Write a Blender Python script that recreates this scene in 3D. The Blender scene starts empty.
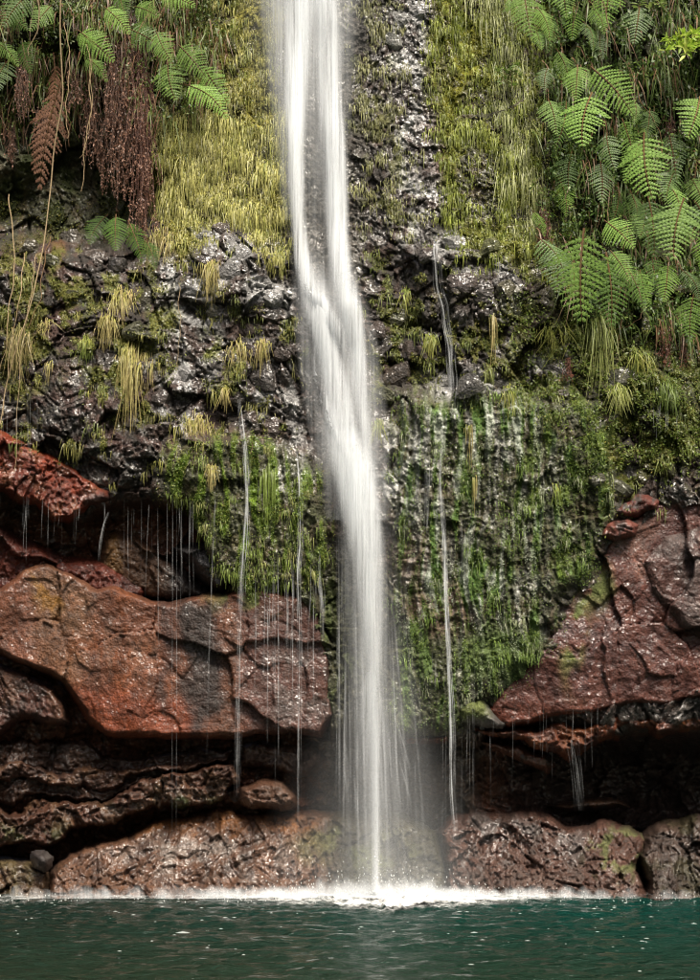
import bpy, math, random
import numpy as np
from mathutils import Vector
R = math.radians
random.seed(7); rng = np.random.default_rng(7)
sc = bpy.context.scene
COL = sc.collection

# ------------------------------------------------------------------ camera, sky, sun, exposure
CAMD, CAMZ = 12.0, 1.5          # camera 12 m from the cliff plane, 1.5 m above the pool
HX, HY = 350.0, 745.0           # where the level view direction meets the photograph
cam_d = bpy.data.cameras.new('camera'); cam = bpy.data.objects.new('camera', cam_d); COL.objects.link(cam)
cam.location = (0, -CAMD, CAMZ); cam.rotation_euler = (R(90), 0, 0)
cam_d.sensor_fit = 'HORIZONTAL'; cam_d.sensor_width = 36
cam_d.lens = 36 * CAMD / 7.0
cam_d.shift_y = 255.0 / 700.0
cam_d.clip_end = 500
sc.camera = cam
SUN_EL, SUN_ROT = 56, 24        # high and in front of the wall, a little from the right
w = bpy.data.worlds.new('World'); sc.world = w; w.use_nodes = True
nt = w.node_tree; bg = nt.nodes['Background']
sky = nt.nodes.new('ShaderNodeTexSky'); sky.sky_type = 'NISHITA'; sky.sun_disc = False
sky.sun_elevation = R(SUN_EL); sky.sun_rotation = R(180 - SUN_ROT); sky.dust_density = 6.0; sky.air_density = 0.6; sky.ozone_density = 0.2
nt.links.new(sky.outputs[0], bg.inputs[0]); bg.inputs[1].default_value = 0.07
sun_d = bpy.data.lights.new('sun', 'SUN'); sun_d.energy = 5.0; sun_d.angle = R(27); sun_d.color = (1, .92, .80)
sun = bpy.data.objects.new('sun', sun_d); COL.objects.link(sun); sun.location = (4, -8, 14)
sdir = Vector((-math.sin(R(SUN_ROT)) * math.cos(R(SUN_EL)), math.cos(R(SUN_ROT)) * math.cos(R(SUN_EL)), -math.sin(R(SUN_EL))))
sun.rotation_euler = sdir.to_track_quat('-Z', 'Y').to_euler()
sc.view_settings.view_transform = 'Standard'; sc.view_settings.look = 'None'
sc.view_settings.exposure = 0.58; sc.view_settings.gamma = 1
sc.cycles.transparent_max_bounces = 48; sc.cycles.max_bounces = 6; sc.cycles.diffuse_bounces = 3
sc.cycles.sample_clamp_indirect = 4; sc.cycles.filter_width = 1.1

# ------------------------------------------------------------------ numpy noise
def _perm(seed):
    return np.random.default_rng(seed).permutation(512).astype(np.int64)
def _hash(ix, iy, seed):
    p = _perm(seed)
    return p[(p[ix & 511] + iy) & 511]
def perlin(x, y, seed=0):
    xi = np.floor(x).astype(np.int64); yi = np.floor(y).astype(np.int64)
    xf = x - xi; yf = y - yi
    u = xf * xf * xf * (xf * (xf * 6 - 15) + 10); v = yf * yf * yf * (yf * (yf * 6 - 15) + 10)
    def g(a, b, dx, dy):
        t = _hash(a, b, seed) * (2 * np.pi / 512)
        return np.cos(t) * dx + np.sin(t) * dy
    n00 = g(xi, yi, xf, yf); n10 = g(xi + 1, yi, xf - 1, yf)
    n01 = g(xi, yi + 1, xf, yf - 1); n11 = g(xi + 1, yi + 1, xf - 1, yf - 1)
    return ((n00 * (1 - u) + n10 * u) * (1 - v) + (n01 * (1 - u) + n11 * u) * v) * 1.5
def fbm(x, y, o=4, seed=0, gain=.5):
    s = 0; a = 1; f = 1
    for k in range(o):
        s = s + a * perlin(x * f, y * f, seed + k); a *= gain; f *= 2.03
    return s
def ridged(x, y, o=4, seed=0):
    s = 0; a = 1; f = 1
    for k in range(o):
        s = s + a * (1 - 2 * np.abs(perlin(x * f, y * f, seed + k))); a *= .5; f *= 2.1
    return s * .5
def facet(x, y, seed=0, tilt=1.0):
    """angular broken-rock relief: every Voronoi cell is its own tilted plane; returns height and edge distance"""
    xi = np.floor(x).astype(np.int64); yi = np.floor(y).astype(np.int64)
    f1 = np.full(x.shape, 9.0); f2 = np.full(x.shape, 9.0); h = np.zeros(x.shape)
    for a in (-1, 0, 1):
        for b in (-1, 0, 1):
            hs = _hash(xi + a, yi + b, seed); h2 = _hash(xi + a + 77, yi + b + 31, seed + 5); h3 = _hash(xi + a + 13, yi + b + 91, seed + 9)
            dx = x - (xi + a + .1 + .8 * hs / 512); dy = y - (yi + b + .1 + .8 * h2 / 512)
            d = np.sqrt(dx * dx + dy * dy)
            ang = h3 * (2 * np.pi / 512)
            hh = (hs / 512 - .5) + tilt * (np.cos(ang) * dx + np.sin(ang) * dy)
            near = d < f1
            f2 = np.where(near, f1, np.minimum(f2, d)); h = np.where(near, hh, h); f1 = np.where(near, d, f1)
    return h, f2 - f1
def sstep(a, b, x):
    t = np.clip((x - a) / (b - a), 0, 1); return t * t * (3 - 2 * t)
def sdf(poly, X, Y):
    """signed distance in photo pixels, positive inside"""
    d = np.full(X.shape, 1e9); ins = np.zeros(X.shape, bool); n = len(poly)
    for i in range(n):
        ax, ay = poly[i]; bx, by = poly[(i + 1) % n]
        ex, ey = bx - ax, by - ay; wx, wy = X - ax, Y - ay
        t = np.clip((wx * ex + wy * ey) / (ex * ex + ey * ey + 1e-9), 0, 1)
        d = np.minimum(d, (wx - ex * t) ** 2 + (wy - ey * t) ** 2)
        c = ((ay > Y) != (by > Y)) & (X < ex * (Y - ay) / (ey if abs(ey) > 1e-9 else 1e-9) + ax)
        ins ^= c
    return np.where(ins, 1, -1) * np.sqrt(d)

def world(px, py, Y):
    """point of the place seen at photo pixel (px, py) at depth Y"""
    k = (CAMD + Y) / CAMD
    return (np.asarray(px) - HX) / 100 * k, Y + 0 * np.asarray(px), CAMZ + (HY - np.asarray(py)) / 100 * k

# ------------------------------------------------------------------ object helpers
def tag(o, label=None, cat=None, group=None, kind=None):
    if label: o['label'] = label
    if cat: o['category'] = cat
    if group: o['group'] = group
    if kind: o['kind'] = kind
    return o
def empty(name, loc, label, cat, group=None):
    o = bpy.data.objects.new(name, None); COL.objects.link(o); o.location = loc; o.empty_display_size = .1
    return tag(o, label, cat, group)
def mk(name, V, F, mat, parent=None, attrs=None, smooth=True, fmat=None, base=None):
    """V (n,3), F (m,3|4) -> one mesh object; attrs: name -> (n,3) colour or (n,) float"""
    V = np.asarray(V, float).copy(); F = np.asarray(F, np.int64)
    if base is not None: V -= np.asarray(base, float)
    me = bpy.data.meshes.new(name); n, k = F.shape
    me.vertices.add(len(V)); me.vertices.foreach_set('co', V.astype(np.float32).ravel())
    me.loops.add(n * k); me.loops.foreach_set('vertex_index', F.astype(np.int32).ravel())
    me.polygons.add(n); me.polygons.foreach_set('loop_start', (np.arange(n) * k).astype(np.int32))
    me.polygons.foreach_set('loop_total', np.full(n, k, np.int32))
    me.polygons.foreach_set('use_smooth', np.full(n, smooth))
    for m in (mat if isinstance(mat, (list, tuple)) else [mat]): me.materials.append(m)
    if fmat is not None: me.polygons.foreach_set('material_index', np.asarray(fmat, np.int32))
    for an, av in (attrs or {}).items():
        av = np.asarray(av, np.float32)
        if av.ndim == 2:
            at = me.attributes.new(an, 'FLOAT_COLOR', 'POINT')
            at.data.foreach_set('color', np.hstack([av, np.ones((len(av), 1), np.float32)]).ravel())
        else:
            at = me.attributes.new(an, 'FLOAT', 'POINT'); at.data.foreach_set('value', av)
    me.update(calc_edges=True); me.validate()
    o = bpy.data.objects.new(name, me); COL.objects.link(o)
    if parent is not None: o.parent = parent
    elif base is not None: o.location = base
    return o

# ------------------------------------------------------------------ materials
class NG:
    def __init__(s, name):
        s.m = bpy.data.materials.new(name); s.m.use_nodes = True; s.t = s.m.node_tree; s.N = s.t.nodes
        s.bsdf = s.N['Principled BSDF']; s.out = s.N['Material Output']
    def n(s, typ, **kw):
        x = s.N.new(typ)
        for k, v in kw.items():
            if k.startswith('i_'):
                key = k[2:]; key = int(key) if key.isdigit() else key.replace('_', ' ')
                s.put(x.inputs[key], v)
            else: setattr(x, k, v)
        return x
    def put(s, inp, v):
        if isinstance(v, bpy.types.NodeSocket): s.t.links.new(v, inp)
        elif isinstance(v, bpy.types.Node): s.t.links.new(v.outputs[0], inp)
        else: inp.default_value = v
    def math(s, op, a, b=0.0, c=None):
        x = s.n('ShaderNodeMath', operation=op); s.put(x.inputs[0], a); s.put(x.inputs[1], b)
        if c is not None: s.put(x.inputs[2], c)
        return x.outputs[0]
    def attr(s, name): return s.n('ShaderNodeAttribute', attribute_name=name)
    def noise(s, vec, scale, detail=4, rough=.5, dist=0):
        x = s.n('ShaderNodeTexNoise'); s.put(x.inputs['Vector'], vec); x.inputs['Scale'].default_value = scale
        x.inputs['Detail'].default_value = detail; x.inputs['Roughness'].default_value = rough; x.inputs['Distortion'].default_value = dist
        return x.outputs['Fac']
    def mrange(s, v, a, b, c, d):
        x = s.n('ShaderNodeMapRange'); s.put(x.inputs[0], v)
        for i, q in enumerate((a, b, c, d)): s.put(x.inputs[i + 1], q)
        return x.outputs[0]
    def mixc(s, f, a, b, blend='MIX'):
        x = s.n('ShaderNodeMix', data_type='RGBA', blend_type=blend); s.put(x.inputs[0], f); s.put(x.inputs[6], a); s.put(x.inputs[7], b)
        return x.outputs[2]
    def hsv(s, col, v):
        x = s.n('ShaderNodeHueSaturation'); s.put(x.inputs['Color'], col); s.put(x.inputs['Value'], v); return x.outputs[0]

def rock_material(name, bump=1.0, film=1.0, alb=.46, grain=1.0):
    g = NG(name); co = g.n('ShaderNodeNewGeometry').outputs['Position']
    moss = g.attr('moss').outputs['Fac']; col = g.attr('col').outputs['Color']; wet = g.attr('wet').outputs['Fac']
    n1 = g.noise(co, 3.2, 3, .6); n2 = g.noise(co, 19, 5, .7); n3 = g.noise(co, 75, 2, .6)
    v = g.math('MULTIPLY', g.mrange(n1, .3, .7, .65, 1.35), g.mrange(n2, .3, .7, .45, 1.55))
    c = g.hsv(col, g.math('MULTIPLY', g.math('MULTIPLY', v, g.mrange(moss, 0, 1, alb, .95)), g.mrange(n3, .3, .7, .65, 1.35)))
    g.put(g.bsdf.inputs['Base Color'], c)
    g.put(g.bsdf.inputs['Roughness'], g.mrange(moss, 0, 1, g.mrange(n2, .35, .65, .4, .65), .9))
    g.bsdf.inputs['Specular IOR Level'].default_value = .3
    patch = g.mrange(g.math('ADD', n1, g.math('MULTIPLY', n2, .35)), .62, .74, 0, film)
    cw = g.math('MINIMUM', g.math('ADD', g.math('MULTIPLY', wet, g.mrange(n2, .42, .56, .1, 1.0)), g.math('MULTIPLY', patch, g.mrange(moss, 0, 1, .8, .15))), 1.0)
    g.put(g.bsdf.inputs['Coat Weight'], cw)
    g.bsdf.inputs['Coat Roughness'].default_value = .11; g.bsdf.inputs['Coat IOR'].default_value = 1.6
    vo = g.n('ShaderNodeTexVoronoi', i_Vector=co, i_Scale=42.0)
    h = g.math('ADD', g.math('MULTIPLY', n2, .040), g.math('ADD', g.math('MULTIPLY', n3, .012 * grain), g.math('MULTIPLY', vo.outputs['Distance'], .013 * grain)))
    b = g.n('ShaderNodeBump', i_Strength=bump, i_Distance=1.0, i_Height=h)
    g.put(g.bsdf.inputs['Normal'], b)
    ns = g.noise(co, 15, 2, .55)
    hc = g.math('ADD', g.math('MULTIPLY', ns, .040), g.math('MULTIPLY', vo.outputs['Distance'], .004 * grain))
    g.put(g.bsdf.inputs['Coat Normal'], g.n('ShaderNodeBump', i_Strength=1.0, i_Distance=1.0, i_Height=hc))
    return g.m
M_rock = rock_material('wet_rock', .9, 1.0)
M_slab = rock_material('wet_slab', .5, .55, .42, .9)

def leaf_material(name, rough=.5, trans=.3, gloss=.4, attr='col', tint=None):
    g = NG(name)
    if attr: col = g.attr(attr).outputs['Color']
    else:
        oi = g.n('ShaderNodeObjectInfo')
        col = g.hsv(tint, g.mrange(oi.outputs['Random'], 0, 1, .7, 1.25))
    co = g.n('ShaderNodeNewGeometry').outputs['Position']
    col = g.hsv(col, g.mrange(g.noise(co, 40, 3), .3, .7, .7, 1.3))
    g.put(g.bsdf.inputs['Base Color'], col); g.bsdf.inputs['Roughness'].default_value = rough
    g.bsdf.inputs['Specular IOR Level'].default_value = gloss
    tr = g.n('ShaderNodeBsdfTranslucent', i_Color=col)
    mx = g.n('ShaderNodeMixShader', i_0=trans); g.put(mx.inputs[1], g.bsdf.outputs[0]); g.put(mx.inputs[2], tr)
    g.put(g.out.inputs[0], mx)
    return g.m
M_leaf = leaf_material('foliage', .45)
M_frond = leaf_material('fern_green', .5, .3, .2, None, (.22, .37, .075, 1))
M_frond_d = leaf_material('fern_dark_green', .45, .25, .4, None, (.10, .19, .03, 1))
M_frond_b = leaf_material('fern_withered', .7, .15, .2, None, (.19, .095, .055, 1))
M_stem = leaf_material('stem_brown', .6, .05, .3, None, (.15, .085, .035, 1))
M_vine = leaf_material('vine_tan', .6, .05, .3, None, (.30, .22, .12, 1))

def water_material(name, streak=26.0, low=.32, high=.68, gain=1.0, fine=.35, vs=.55):
    """falling white water: pale scattering body whose coverage breaks up in long vertical streaks"""
    g = NG(name)
    uv = g.attr('flow').outputs['Vector']; a = g.attr('cover').outputs['Fac']
    mp = g.n('ShaderNodeMapping', i_Vector=uv); mp.inputs['Scale'].default_value = (streak, vs, 1)
    n1 = g.noise(mp, 1.0, 3, .55, .25)
    mp2 = g.n('ShaderNodeMapping', i_Vector=uv); mp2.inputs['Scale'].default_value = (streak * 4, vs * 2.4, 1)
    n2 = g.noise(mp2, 1.0, 2, .5)
    s = g.mrange(g.math('ADD', g.math('MULTIPLY', n1, 1 - fine), g.math('MULTIPLY', n2, fine)), low, high, 0, 1)
    al = g.math('MULTIPLY', g.math('MULTIPLY', a, s), gain)
    al = g.math('MINIMUM', al, .96)
    d = g.n('ShaderNodeBsdfDiffuse', i_Color=(.87, .90, .92, 1)); t = g.n('ShaderNodeBsdfTranslucent', i_Color=(.87, .90, .92, 1))
    m1 = g.n('ShaderNodeMixShader', i_0=.45); g.put(m1.inputs[1], d); g.put(m1.inputs[2], t)
    tp = g.n('ShaderNodeBsdfTransparent'); m2 = g.n('ShaderNodeMixShader', i_0=al); g.put(m2.inputs[1], tp); g.put(m2.inputs[2], m1)
    g.put(g.out.inputs[0], m2); g.N.remove(g.bsdf)
    return g.m
M_fall = water_material('white_water', 14.0, .42, .60, 1.0, .42)
M_veil = water_material('water_veil', 15.0, .34, .72, 1.0, .4)
M_mist = water_material('water_mist', 2.5, .0, .7, 1.0, .1, .8)
M_thread = water_material('water_thread', 14.0, .34, .52, 1.0, .3, 2.2)

# ------------------------------------------------------------------ the cliff relief
ST = 1.25
gx = np.arange(-220, 921, ST); gy = np.arange(-160, 941, ST)
X, Y = np.meshgrid(gx, gy)                       # photo pixel grid (rows go down)
U, W = X / 100, Y / 100                          # metres on the cliff plane
wx = fbm(U * 1.3, W * 1.3, 3, 11, .35) * .16; wz = fbm(U * 1.3 + 9, W * 1.3, 3, 21, .35) * .16
WU, WW = U + wx, W + wz                          # warped coordinates
px_w = fbm(U * 2.2, W * 2.2, 5, 31) * 9; py_w = fbm(U * 2.2 + 5, W * 2.2, 5, 41) * 9
XW, YW = X + px_w, Y + py_w
def poly_mask(poly, soft=8, warp=1.0):
    xs = [p[0] for p in poly]; ys = [p[1] for p in poly]; pad = soft + 22
    i0, i1 = np.searchsorted(gx, [min(xs) - pad, max(xs) + pad]); j0, j1 = np.searchsorted(gy, [min(ys) - pad, max(ys) + pad])
    m = np.zeros(X.shape)
    if i1 > i0 and j1 > j0:
        sl = (slice(j0, j1), slice(i0, i1))
        d = sdf(poly, X[sl] + px_w[sl] * warp, Y[sl] + py_w[sl] * warp)
        m[sl] = sstep(-soft, soft, d)
    return m
def blob(cx, cy, rx, ry, soft=.5, warp=1.0):
    r = np.sqrt(((X + px_w * warp - cx) / rx) ** 2 + ((Y + py_w * warp - cy) / ry) ** 2)
    return 1 - sstep(1 - soft, 1 + soft, r)

F1, E1 = facet(WU * 1.3, WW * 1.1, 3, .9)
F2, E2 = facet(WU * 3.3, WW * 2.7, 8, .9)
F3, E3 = facet(WU * 8.0 + .3, WW * 7.0, 14, .9)
F4, E4 = facet(WU * 19, WW * 17, 19, 1.0)
F5, E5 = facet(WU * 38, WW * 36, 23, 1.0)
N1 = fbm(U * 5, W * 5, 5, 51); N2 = fbm(U * 16, W * 16, 4, 61)
planar_rel = -(F1 * .10 + F2 * .03 + F3 * .006 + F4 * .004 + N1 * .010 + N2 * .005) + .035 * (1 - sstep(0, .018, E1)) * sstep(-.2, .1, fbm(U * 1.3, W * 1.1 + 5, 2, 79)) + .014 * (1 - sstep(0, .022, E2)) * sstep(.05, .3, fbm(U * 1.7 + 3, W * 1.7, 2, 77))
rough_rel = -(F1 * .16 + F2 * .10 + F3 * .045 + F4 * .028 + F5 * .006 + N1 * .02 + N2 * .008)
rough_rel += .05 * (1 - sstep(0, .09, E2)) + .02 * (1 - sstep(0, .10, E3)) + .006 * (1 - sstep(0, .12, E4))
smooth_rel = -(F1 * .07 + F2 * .03 + F3 * .012 + F4 * .012 + F5 * .008 + N1 * .012 + N2 * .006) + .015 * (1 - sstep(0, .03, E2))
SX = U + fbm(U * 1.5, W * .6, 3, 71) * .10
streak_rel = -(ridged(SX * 7, W * .9, 4, 81) * .06 + ridged(SX * 16, W * 2.6, 3, 91) * .028 + ridged(SX * 30, W * 3.4, 2, 95) * .018 + N2 * .008 + F3 * .010 + F4 * .014 + F5 * .010)

fold = -ridged((U * .8 + W * 1.3 + wx) * 4.2, (U * 1.2 - W * .5) * 1.6, 4, 241) * .075 - F4 * .012
lay = np.abs(np.mod((Y + .10 * X + py_w * 1.2) / 9.0, 1) - .5) * .05 * sstep(-.2, .3, N1)
# lower edge of the upper rock mass
lip = np.interp(X + px_w * .6, [-220, 0, 40, 72, 110, 150, 192, 206, 222, 250, 290, 318, 330, 480, 500, 620, 700, 920],
                [505, 490, 510, 522, 506, 500, 508, 560, 580, 596, 590, 640, 738, 742, 720, 735, 728, 730]) + py_w * .35
up = np.interp(Y, [-160, 0, 230, 290, 400, 500, 745], [1.15, .80, .46, .22, .05, -.05, 0])
curtainR = poly_mask([(392, 385), (450, 398), (520, 392), (600, 405), (612, 470), (600, 560), (560, 600), (545, 650), (505, 680), (470, 720), (395, 735)], 16)
curtainL = poly_mask([(165, 448), (215, 430), (290, 440), (322, 470), (330, 560), (318, 610), (255, 600), (205, 585), (190, 515), (160, 505)], 12)
wall_top = poly_mask([(160, -170), (560, -170), (560, 250), (470, 240), (350, 275), (200, 235), (160, 210)], 20)
hollowL = blob(70, 205, 90, 45, .5)
hollowL2 = blob(60, 110, 70, 60, .5)
hollowR = blob(690, 250, 60, 120, .5)
fallrock = poly_mask([(292, 285), (365, 285), (392, 420), (392, 560), (330, 560), (300, 420)], 16)
rel = rough_rel * (1 - wall_top) + (streak_rel * .55 + smooth_rel * 1.0) * wall_top
rel = rel * (1 - curtainR) + (streak_rel * 1.3 + F2 * -.05) * curtainR
rel = rel * (1 - curtainL) + (streak_rel * 1.2 + F2 * -.06) * curtainL
rel = rel * (1 - fallrock * .7) + smooth_rel * fallrock * .7
bulge = -.10 * curtainR - .12 * curtainL + .50 * hollowL + .45 * hollowL2 + .15 * hollowR
bulge += -.18 * blob(130, 400, 90, 80, .6) - .10 * blob(640, 430, 80, 90, .6) - .14 * blob(460, 285, 50, 45, .5) - .12 * blob(225, 270, 50, 35, .5)
bulge += .10 * blob(285, 380, 22, 90, .5) + .12 * blob(395, 330, 22, 70, .6) - .10 * blob(640, 90, 90, 160, .6)
# stepped ledges in the broken belt
for (lx, ly, rx, dep) in [(330, 286, 60, .14), (460, 245, 60, .08), (470, 383, 70, .10), (120, 330, 70, .06), (610, 345, 80, .12), (240, 335, 50, .07), (420, 330, 30, .08)]:
    d = (Y + py_w - ly); bulge += dep * np.exp(-((X - lx) / rx) ** 2) * np.where(d < 0, np.exp(d / 16), -np.exp(-d / 40) * .6)
upper = up + rel + bulge
# strata of the undercut below the lip
SL = Y + np.interp(X, [-220, 0, 240, 330, 900], [-30, 0, 34, 30, -20]) + py_w * 1.6
st = perlin(SL * .035, U * .35, 101) * 1.0 + perlin(SL * .09, U * .6 + 4, 103) * .45
st = np.tanh(st * 2.2)
low = np.interp(Y, [480, 560, 650, 738, 760, 800, 845, 870, 940], [.55, .52, .50, .52, .60, .58, .85, .95, .95])
low = low + .42 * sstep(470, 520, X) * sstep(728, 745, Y) * (1 - sstep(800, 830, Y)) + .5 * sstep(520, 620, X) * sstep(735, 760, Y)
low = low + np.abs(np.mod((Y + .12 * X + py_w * 1.5) / 11.0, 1) - .5) * .10 - st * .10 * (1 - .5 * sstep(450, 520, X)) + smooth_rel * 1.0 + rough_rel * .55
edge = sstep(-3, 7, Y - lip)
# rounded underside of the lip
upper = upper + .22 * np.exp(-np.clip(lip - Y, 0, 99) / 6.0)
DEPTH = upper * (1 - edge) + low * edge
UPM = 1 - edge

# ------------------------------------------------------------------ rock colour and moss cover
def L(c, a, m):   # lay colour a over c where m
    return c * (1 - m[..., None]) + np.array(a)[None, None] * m[..., None]
def rgb(*v): return np.array(v)
col = np.ones(X.shape + (3,)) * rgb(.085, .072, .060)
nA = sstep(-.15, .35, fbm(U * 2.6, W * 2.2, 5, 111)); nB = sstep(-.1, .3, fbm(U * 4.4, W * 3.6, 5, 121)); nC = sstep(.05, .4, fbm(U * 7, W * 5, 4, 131))
nS = sstep(-.1, .45, fbm(SX * 9, W * 1.3, 4, 141)); nT = sstep(.0, .5, fbm(SX * 15 + 3, W * 2.4, 4, 151))
col = L(col, (.13, .10, .085), nA * .6)
col = L(col, (.16, .085, .06), nC * .5)
# pale lichen and sky glints on wet rock, painted as grey-white colour
pale = np.maximum.reduce([blob(190, 330, 26, 55), blob(208, 262, 32, 28), blob(245, 275, 20, 30), blob(268, 300, 22, 26), blob(185, 390, 28, 40), blob(150, 350, 22, 18),
                          blob(265, 385, 26, 26), blob(410, 60, 22, 70), blob(414, 165, 20, 90), blob(395, 25, 22, 26), blob(465, 250, 38, 20), blob(470, 385, 50, 14), blob(545, 360, 26, 12),
                          blob(400, 470, 26, 60), blob(168, 285, 20, 20), blob(500, 290, 20, 30), blob(305, 360, 14, 80), blob(285, 470, 24, 30)])
col = L(col, (.66, .65, .63), pale * nB)
col = L(col, (.28, .12, .075), blob(432, 150, 22, 26) * nB * .7)
col = L(col, (.13, .065, .05), (blob(120, 440, 110, 60) + blob(40, 290, 60, 60)).clip(0, 1) * nA * .9)
col = L(col, (.24, .09, .05), blob(50, 250, 30, 18) * nB)
rw = poly_mask([(262, -170), (355, -170), (365, 280), (280, 280)], 14)
col = L(col, (.17, .16, .13), rw * .7)
# below the lip
brown = rgb(.24, .085, .04)
col = L(col, brown, edge * sstep(480, 520, Y))
col = L(col, (.20, .095, .05), edge * nB * .6)
col = L(col, (.05, .035, .03), edge * nC * .5)
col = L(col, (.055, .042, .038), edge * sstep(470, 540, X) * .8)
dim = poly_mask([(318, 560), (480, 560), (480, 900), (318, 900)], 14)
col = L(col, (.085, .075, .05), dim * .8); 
col = L(col, (.30, .19, .17), blob(412, 562, 26, 22) * .9); col = L(col, (.30, .17, .15), blob(442, 608, 34, 26) * .9)
# moss
moss = np.zeros(X.shape); mcol = np.ones(X.shape + (3,)) * rgb(.10, .125, .02)
def addmoss(m, c, amt=1.0):
    global moss, mcol
    m = np.clip(m * amt, 0, 1); mcol = L(mcol, c, m); moss = np.maximum(moss, m)
yel = poly_mask([(160, -170), (275, -170), (282, 60), (285, 200), (278, 262), (235, 215), (205, 240), (170, 262), (155, 170)], 10)
addmoss(yel * (.45 + .55 * nA), (.22, .20, .04))
addmoss(poly_mask([(350, -170), (385, -170), (400, 100), (410, 230), (370, 240), (360, 100)], 14) * nB, (.13, .13, .035), .8)
addmoss(poly_mask([(425, -170), (560, -170), (565, 240), (560, 290), (520, 270), (440, 235), (438, 120)], 14) * (.3 + .7 * nA), (.14, .15, .02))
addmoss(blob(452, 55, 26, 60) * (.6 + .4 * nB), (.17, .165, .012))
addmoss(poly_mask([(550, -170), (920, -170), (920, 420), (600, 420), (550, 300)], 20) * (.55 + .45 * nA), (.045, .065, .015))
addmoss(poly_mask([(500, 300), (640, 330), (720, 350), (720, 480), (620, 500), (510, 390)], 20) * nA, (.09, .115, .02))
addmoss(poly_mask([(-220, -170), (170, -170), (165, 190), (120, 240), (-220, 200)], 14) * (.4 + .6 * nA), (.04, .05, .015))
addmoss((blob(25, 320, 36, 80) + blob(60, 275, 30, 30)).clip(0, 1) * nB, (.10, .10, .02))
addmoss((blob(165, 320, 16, 30) + blob(120, 350, 45, 30) + blob(205, 345, 20, 14) + blob(115, 395, 30, 20)).clip(0, 1) * nB, (.12, .125, .025))
beltL = poly_mask([(-20, 250), (60, 230), (160, 260), (300, 250), (320, 420), (170, 450), (120, 480), (-20, 420)], 16) * UPM
beltR = poly_mask([(365, 260), (520, 270), (700, 330), (700, 500), (600, 500), (520, 400), (385, 420)], 16) * UPM
nM = sstep(.0, .35, fbm(U * 5 + 7, W * 4, 4, 171))
nM = nM * sstep(-.25, .2, fbm(U * 2.3, W * 2.1 + 3, 3, 173))
addmoss(beltL * nM * (1 - pale * .9), (.13, .13, .03), .85)
addmoss(beltR * nM * (1 - pale * .9), (.11, .12, .03), .9)
cL = curtainL * UPM; cR = curtainR * UPM
addmoss(cL * (.35 + .65 * nS), (.11, .18, .015)); mcol = L(mcol, (.07, .10, .03), cL * nT * .6)
addmoss(cR * (.35 + .65 * nS), (.085, .155, .035)); mcol = L(mcol, (.13, .19, .02), cR * nT * sstep(480, 600, X))
bright = sstep(-.05, .35, fbm(SX * 13 + 8, W * 1.5, 4, 161)) * cR * (1 - sstep(510, 580, X)) * (1 - .6 * sstep(590, 680, Y))
palegreen = bright
mcol = L(mcol, (.44, .47, .40), bright * .85)  # pale wet highlights of the curtain, painted into the moss colour as streaks
addmoss(blob(500, 655, 48, 30) * UPM, (.11, .16, .05), .95)
addmoss(blob(555, 500, 40, 110) * nA, (.085, .12, .02))
addmoss(blob(640, 470, 40, 30) * nB, (.10, .10, .02))
addmoss(poly_mask([(360, 300), (420, 290), (440, 400), (400, 440), (370, 400)], 12) * nB, (.11, .12, .025), .8)
addmoss(poly_mask([(430, 300), (520, 290), (540, 380), (440, 385)], 12) * nC, (.12, .12, .02), .8)
addmoss(blob(335, 640, 26, 80) * (.4 + .6 * nS), (.08, .11, .03), .8)
addmoss(blob(420, 680, 45, 50) * nS, (.08, .12, .035), .8)
addmoss(poly_mask([(300, 825), (440, 825), (440, 890), (300, 890)], 12) * nA, (.06, .085, .02), .8)
base_col = L(col, (0, 0, 0), moss * 0)
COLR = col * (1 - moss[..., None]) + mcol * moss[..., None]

WET = np.maximum.reduce([pale, blob(210, 856, 110, 26), blob(500, 832, 40, 18), blob(560, 840, 34, 18), blob(120, 430, 90, 45) * nB * .8, blob(60, 480, 60, 24) * nC, blob(300, 690, 30, 46) * nB,
                          cR * palegreen * .6, blob(640, 600, 70, 60) * nC * .8, blob(140, 800, 120, 18) * nB * .8, blob(600, 700, 90, 20) * nC * .8, blob(480, 265, 60, 40) * nC, blob(60, 540, 70, 40) * nC * .8])
def grid_mesh(name, D, keep, mat, colr, mossv, parent=None, sub=None):
    """mesh of the master grid at depth D where keep is true; outside the frame the grid is coarser"""
    ii = np.where((gx > -8) & (gx < 708) | (np.arange(len(gx)) % 5 == 0))[0] if sub is None else sub[0]
    jj = np.where((gy > -8) & (gy < 912) | (np.arange(len(gy)) % 5 == 0))[0] if sub is None else sub[1]
    ix = np.ix_(jj, ii); k = keep[ix]; n = len(ii)
    vx, vy, vz = world(X[ix], Y[ix], D[ix]); V = np.stack([vx, vy, vz], -1).reshape(-1, 3)
    idx = np.arange(len(ii) * len(jj)).reshape(len(jj), n)
    q = np.stack([idx[:-1, :-1], idx[1:, :-1], idx[1:, 1:], idx[:-1, 1:]], -1).reshape(-1, 4)
    kk = (k[:-1, :-1] & k[1:, :-1] & k[1:, 1:] & k[:-1, 1:]).ravel(); q = q[kk]
    used = np.unique(q); remap = np.zeros(len(V), np.int64); remap[used] = np.arange(len(used))
    return mk(name, V[used], remap[q], mat, parent, {'col': colr[ix].reshape(-1, 3)[used], 'moss': mossv[ix].ravel()[used], 'wet': WET[ix].ravel()[used]})

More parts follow.
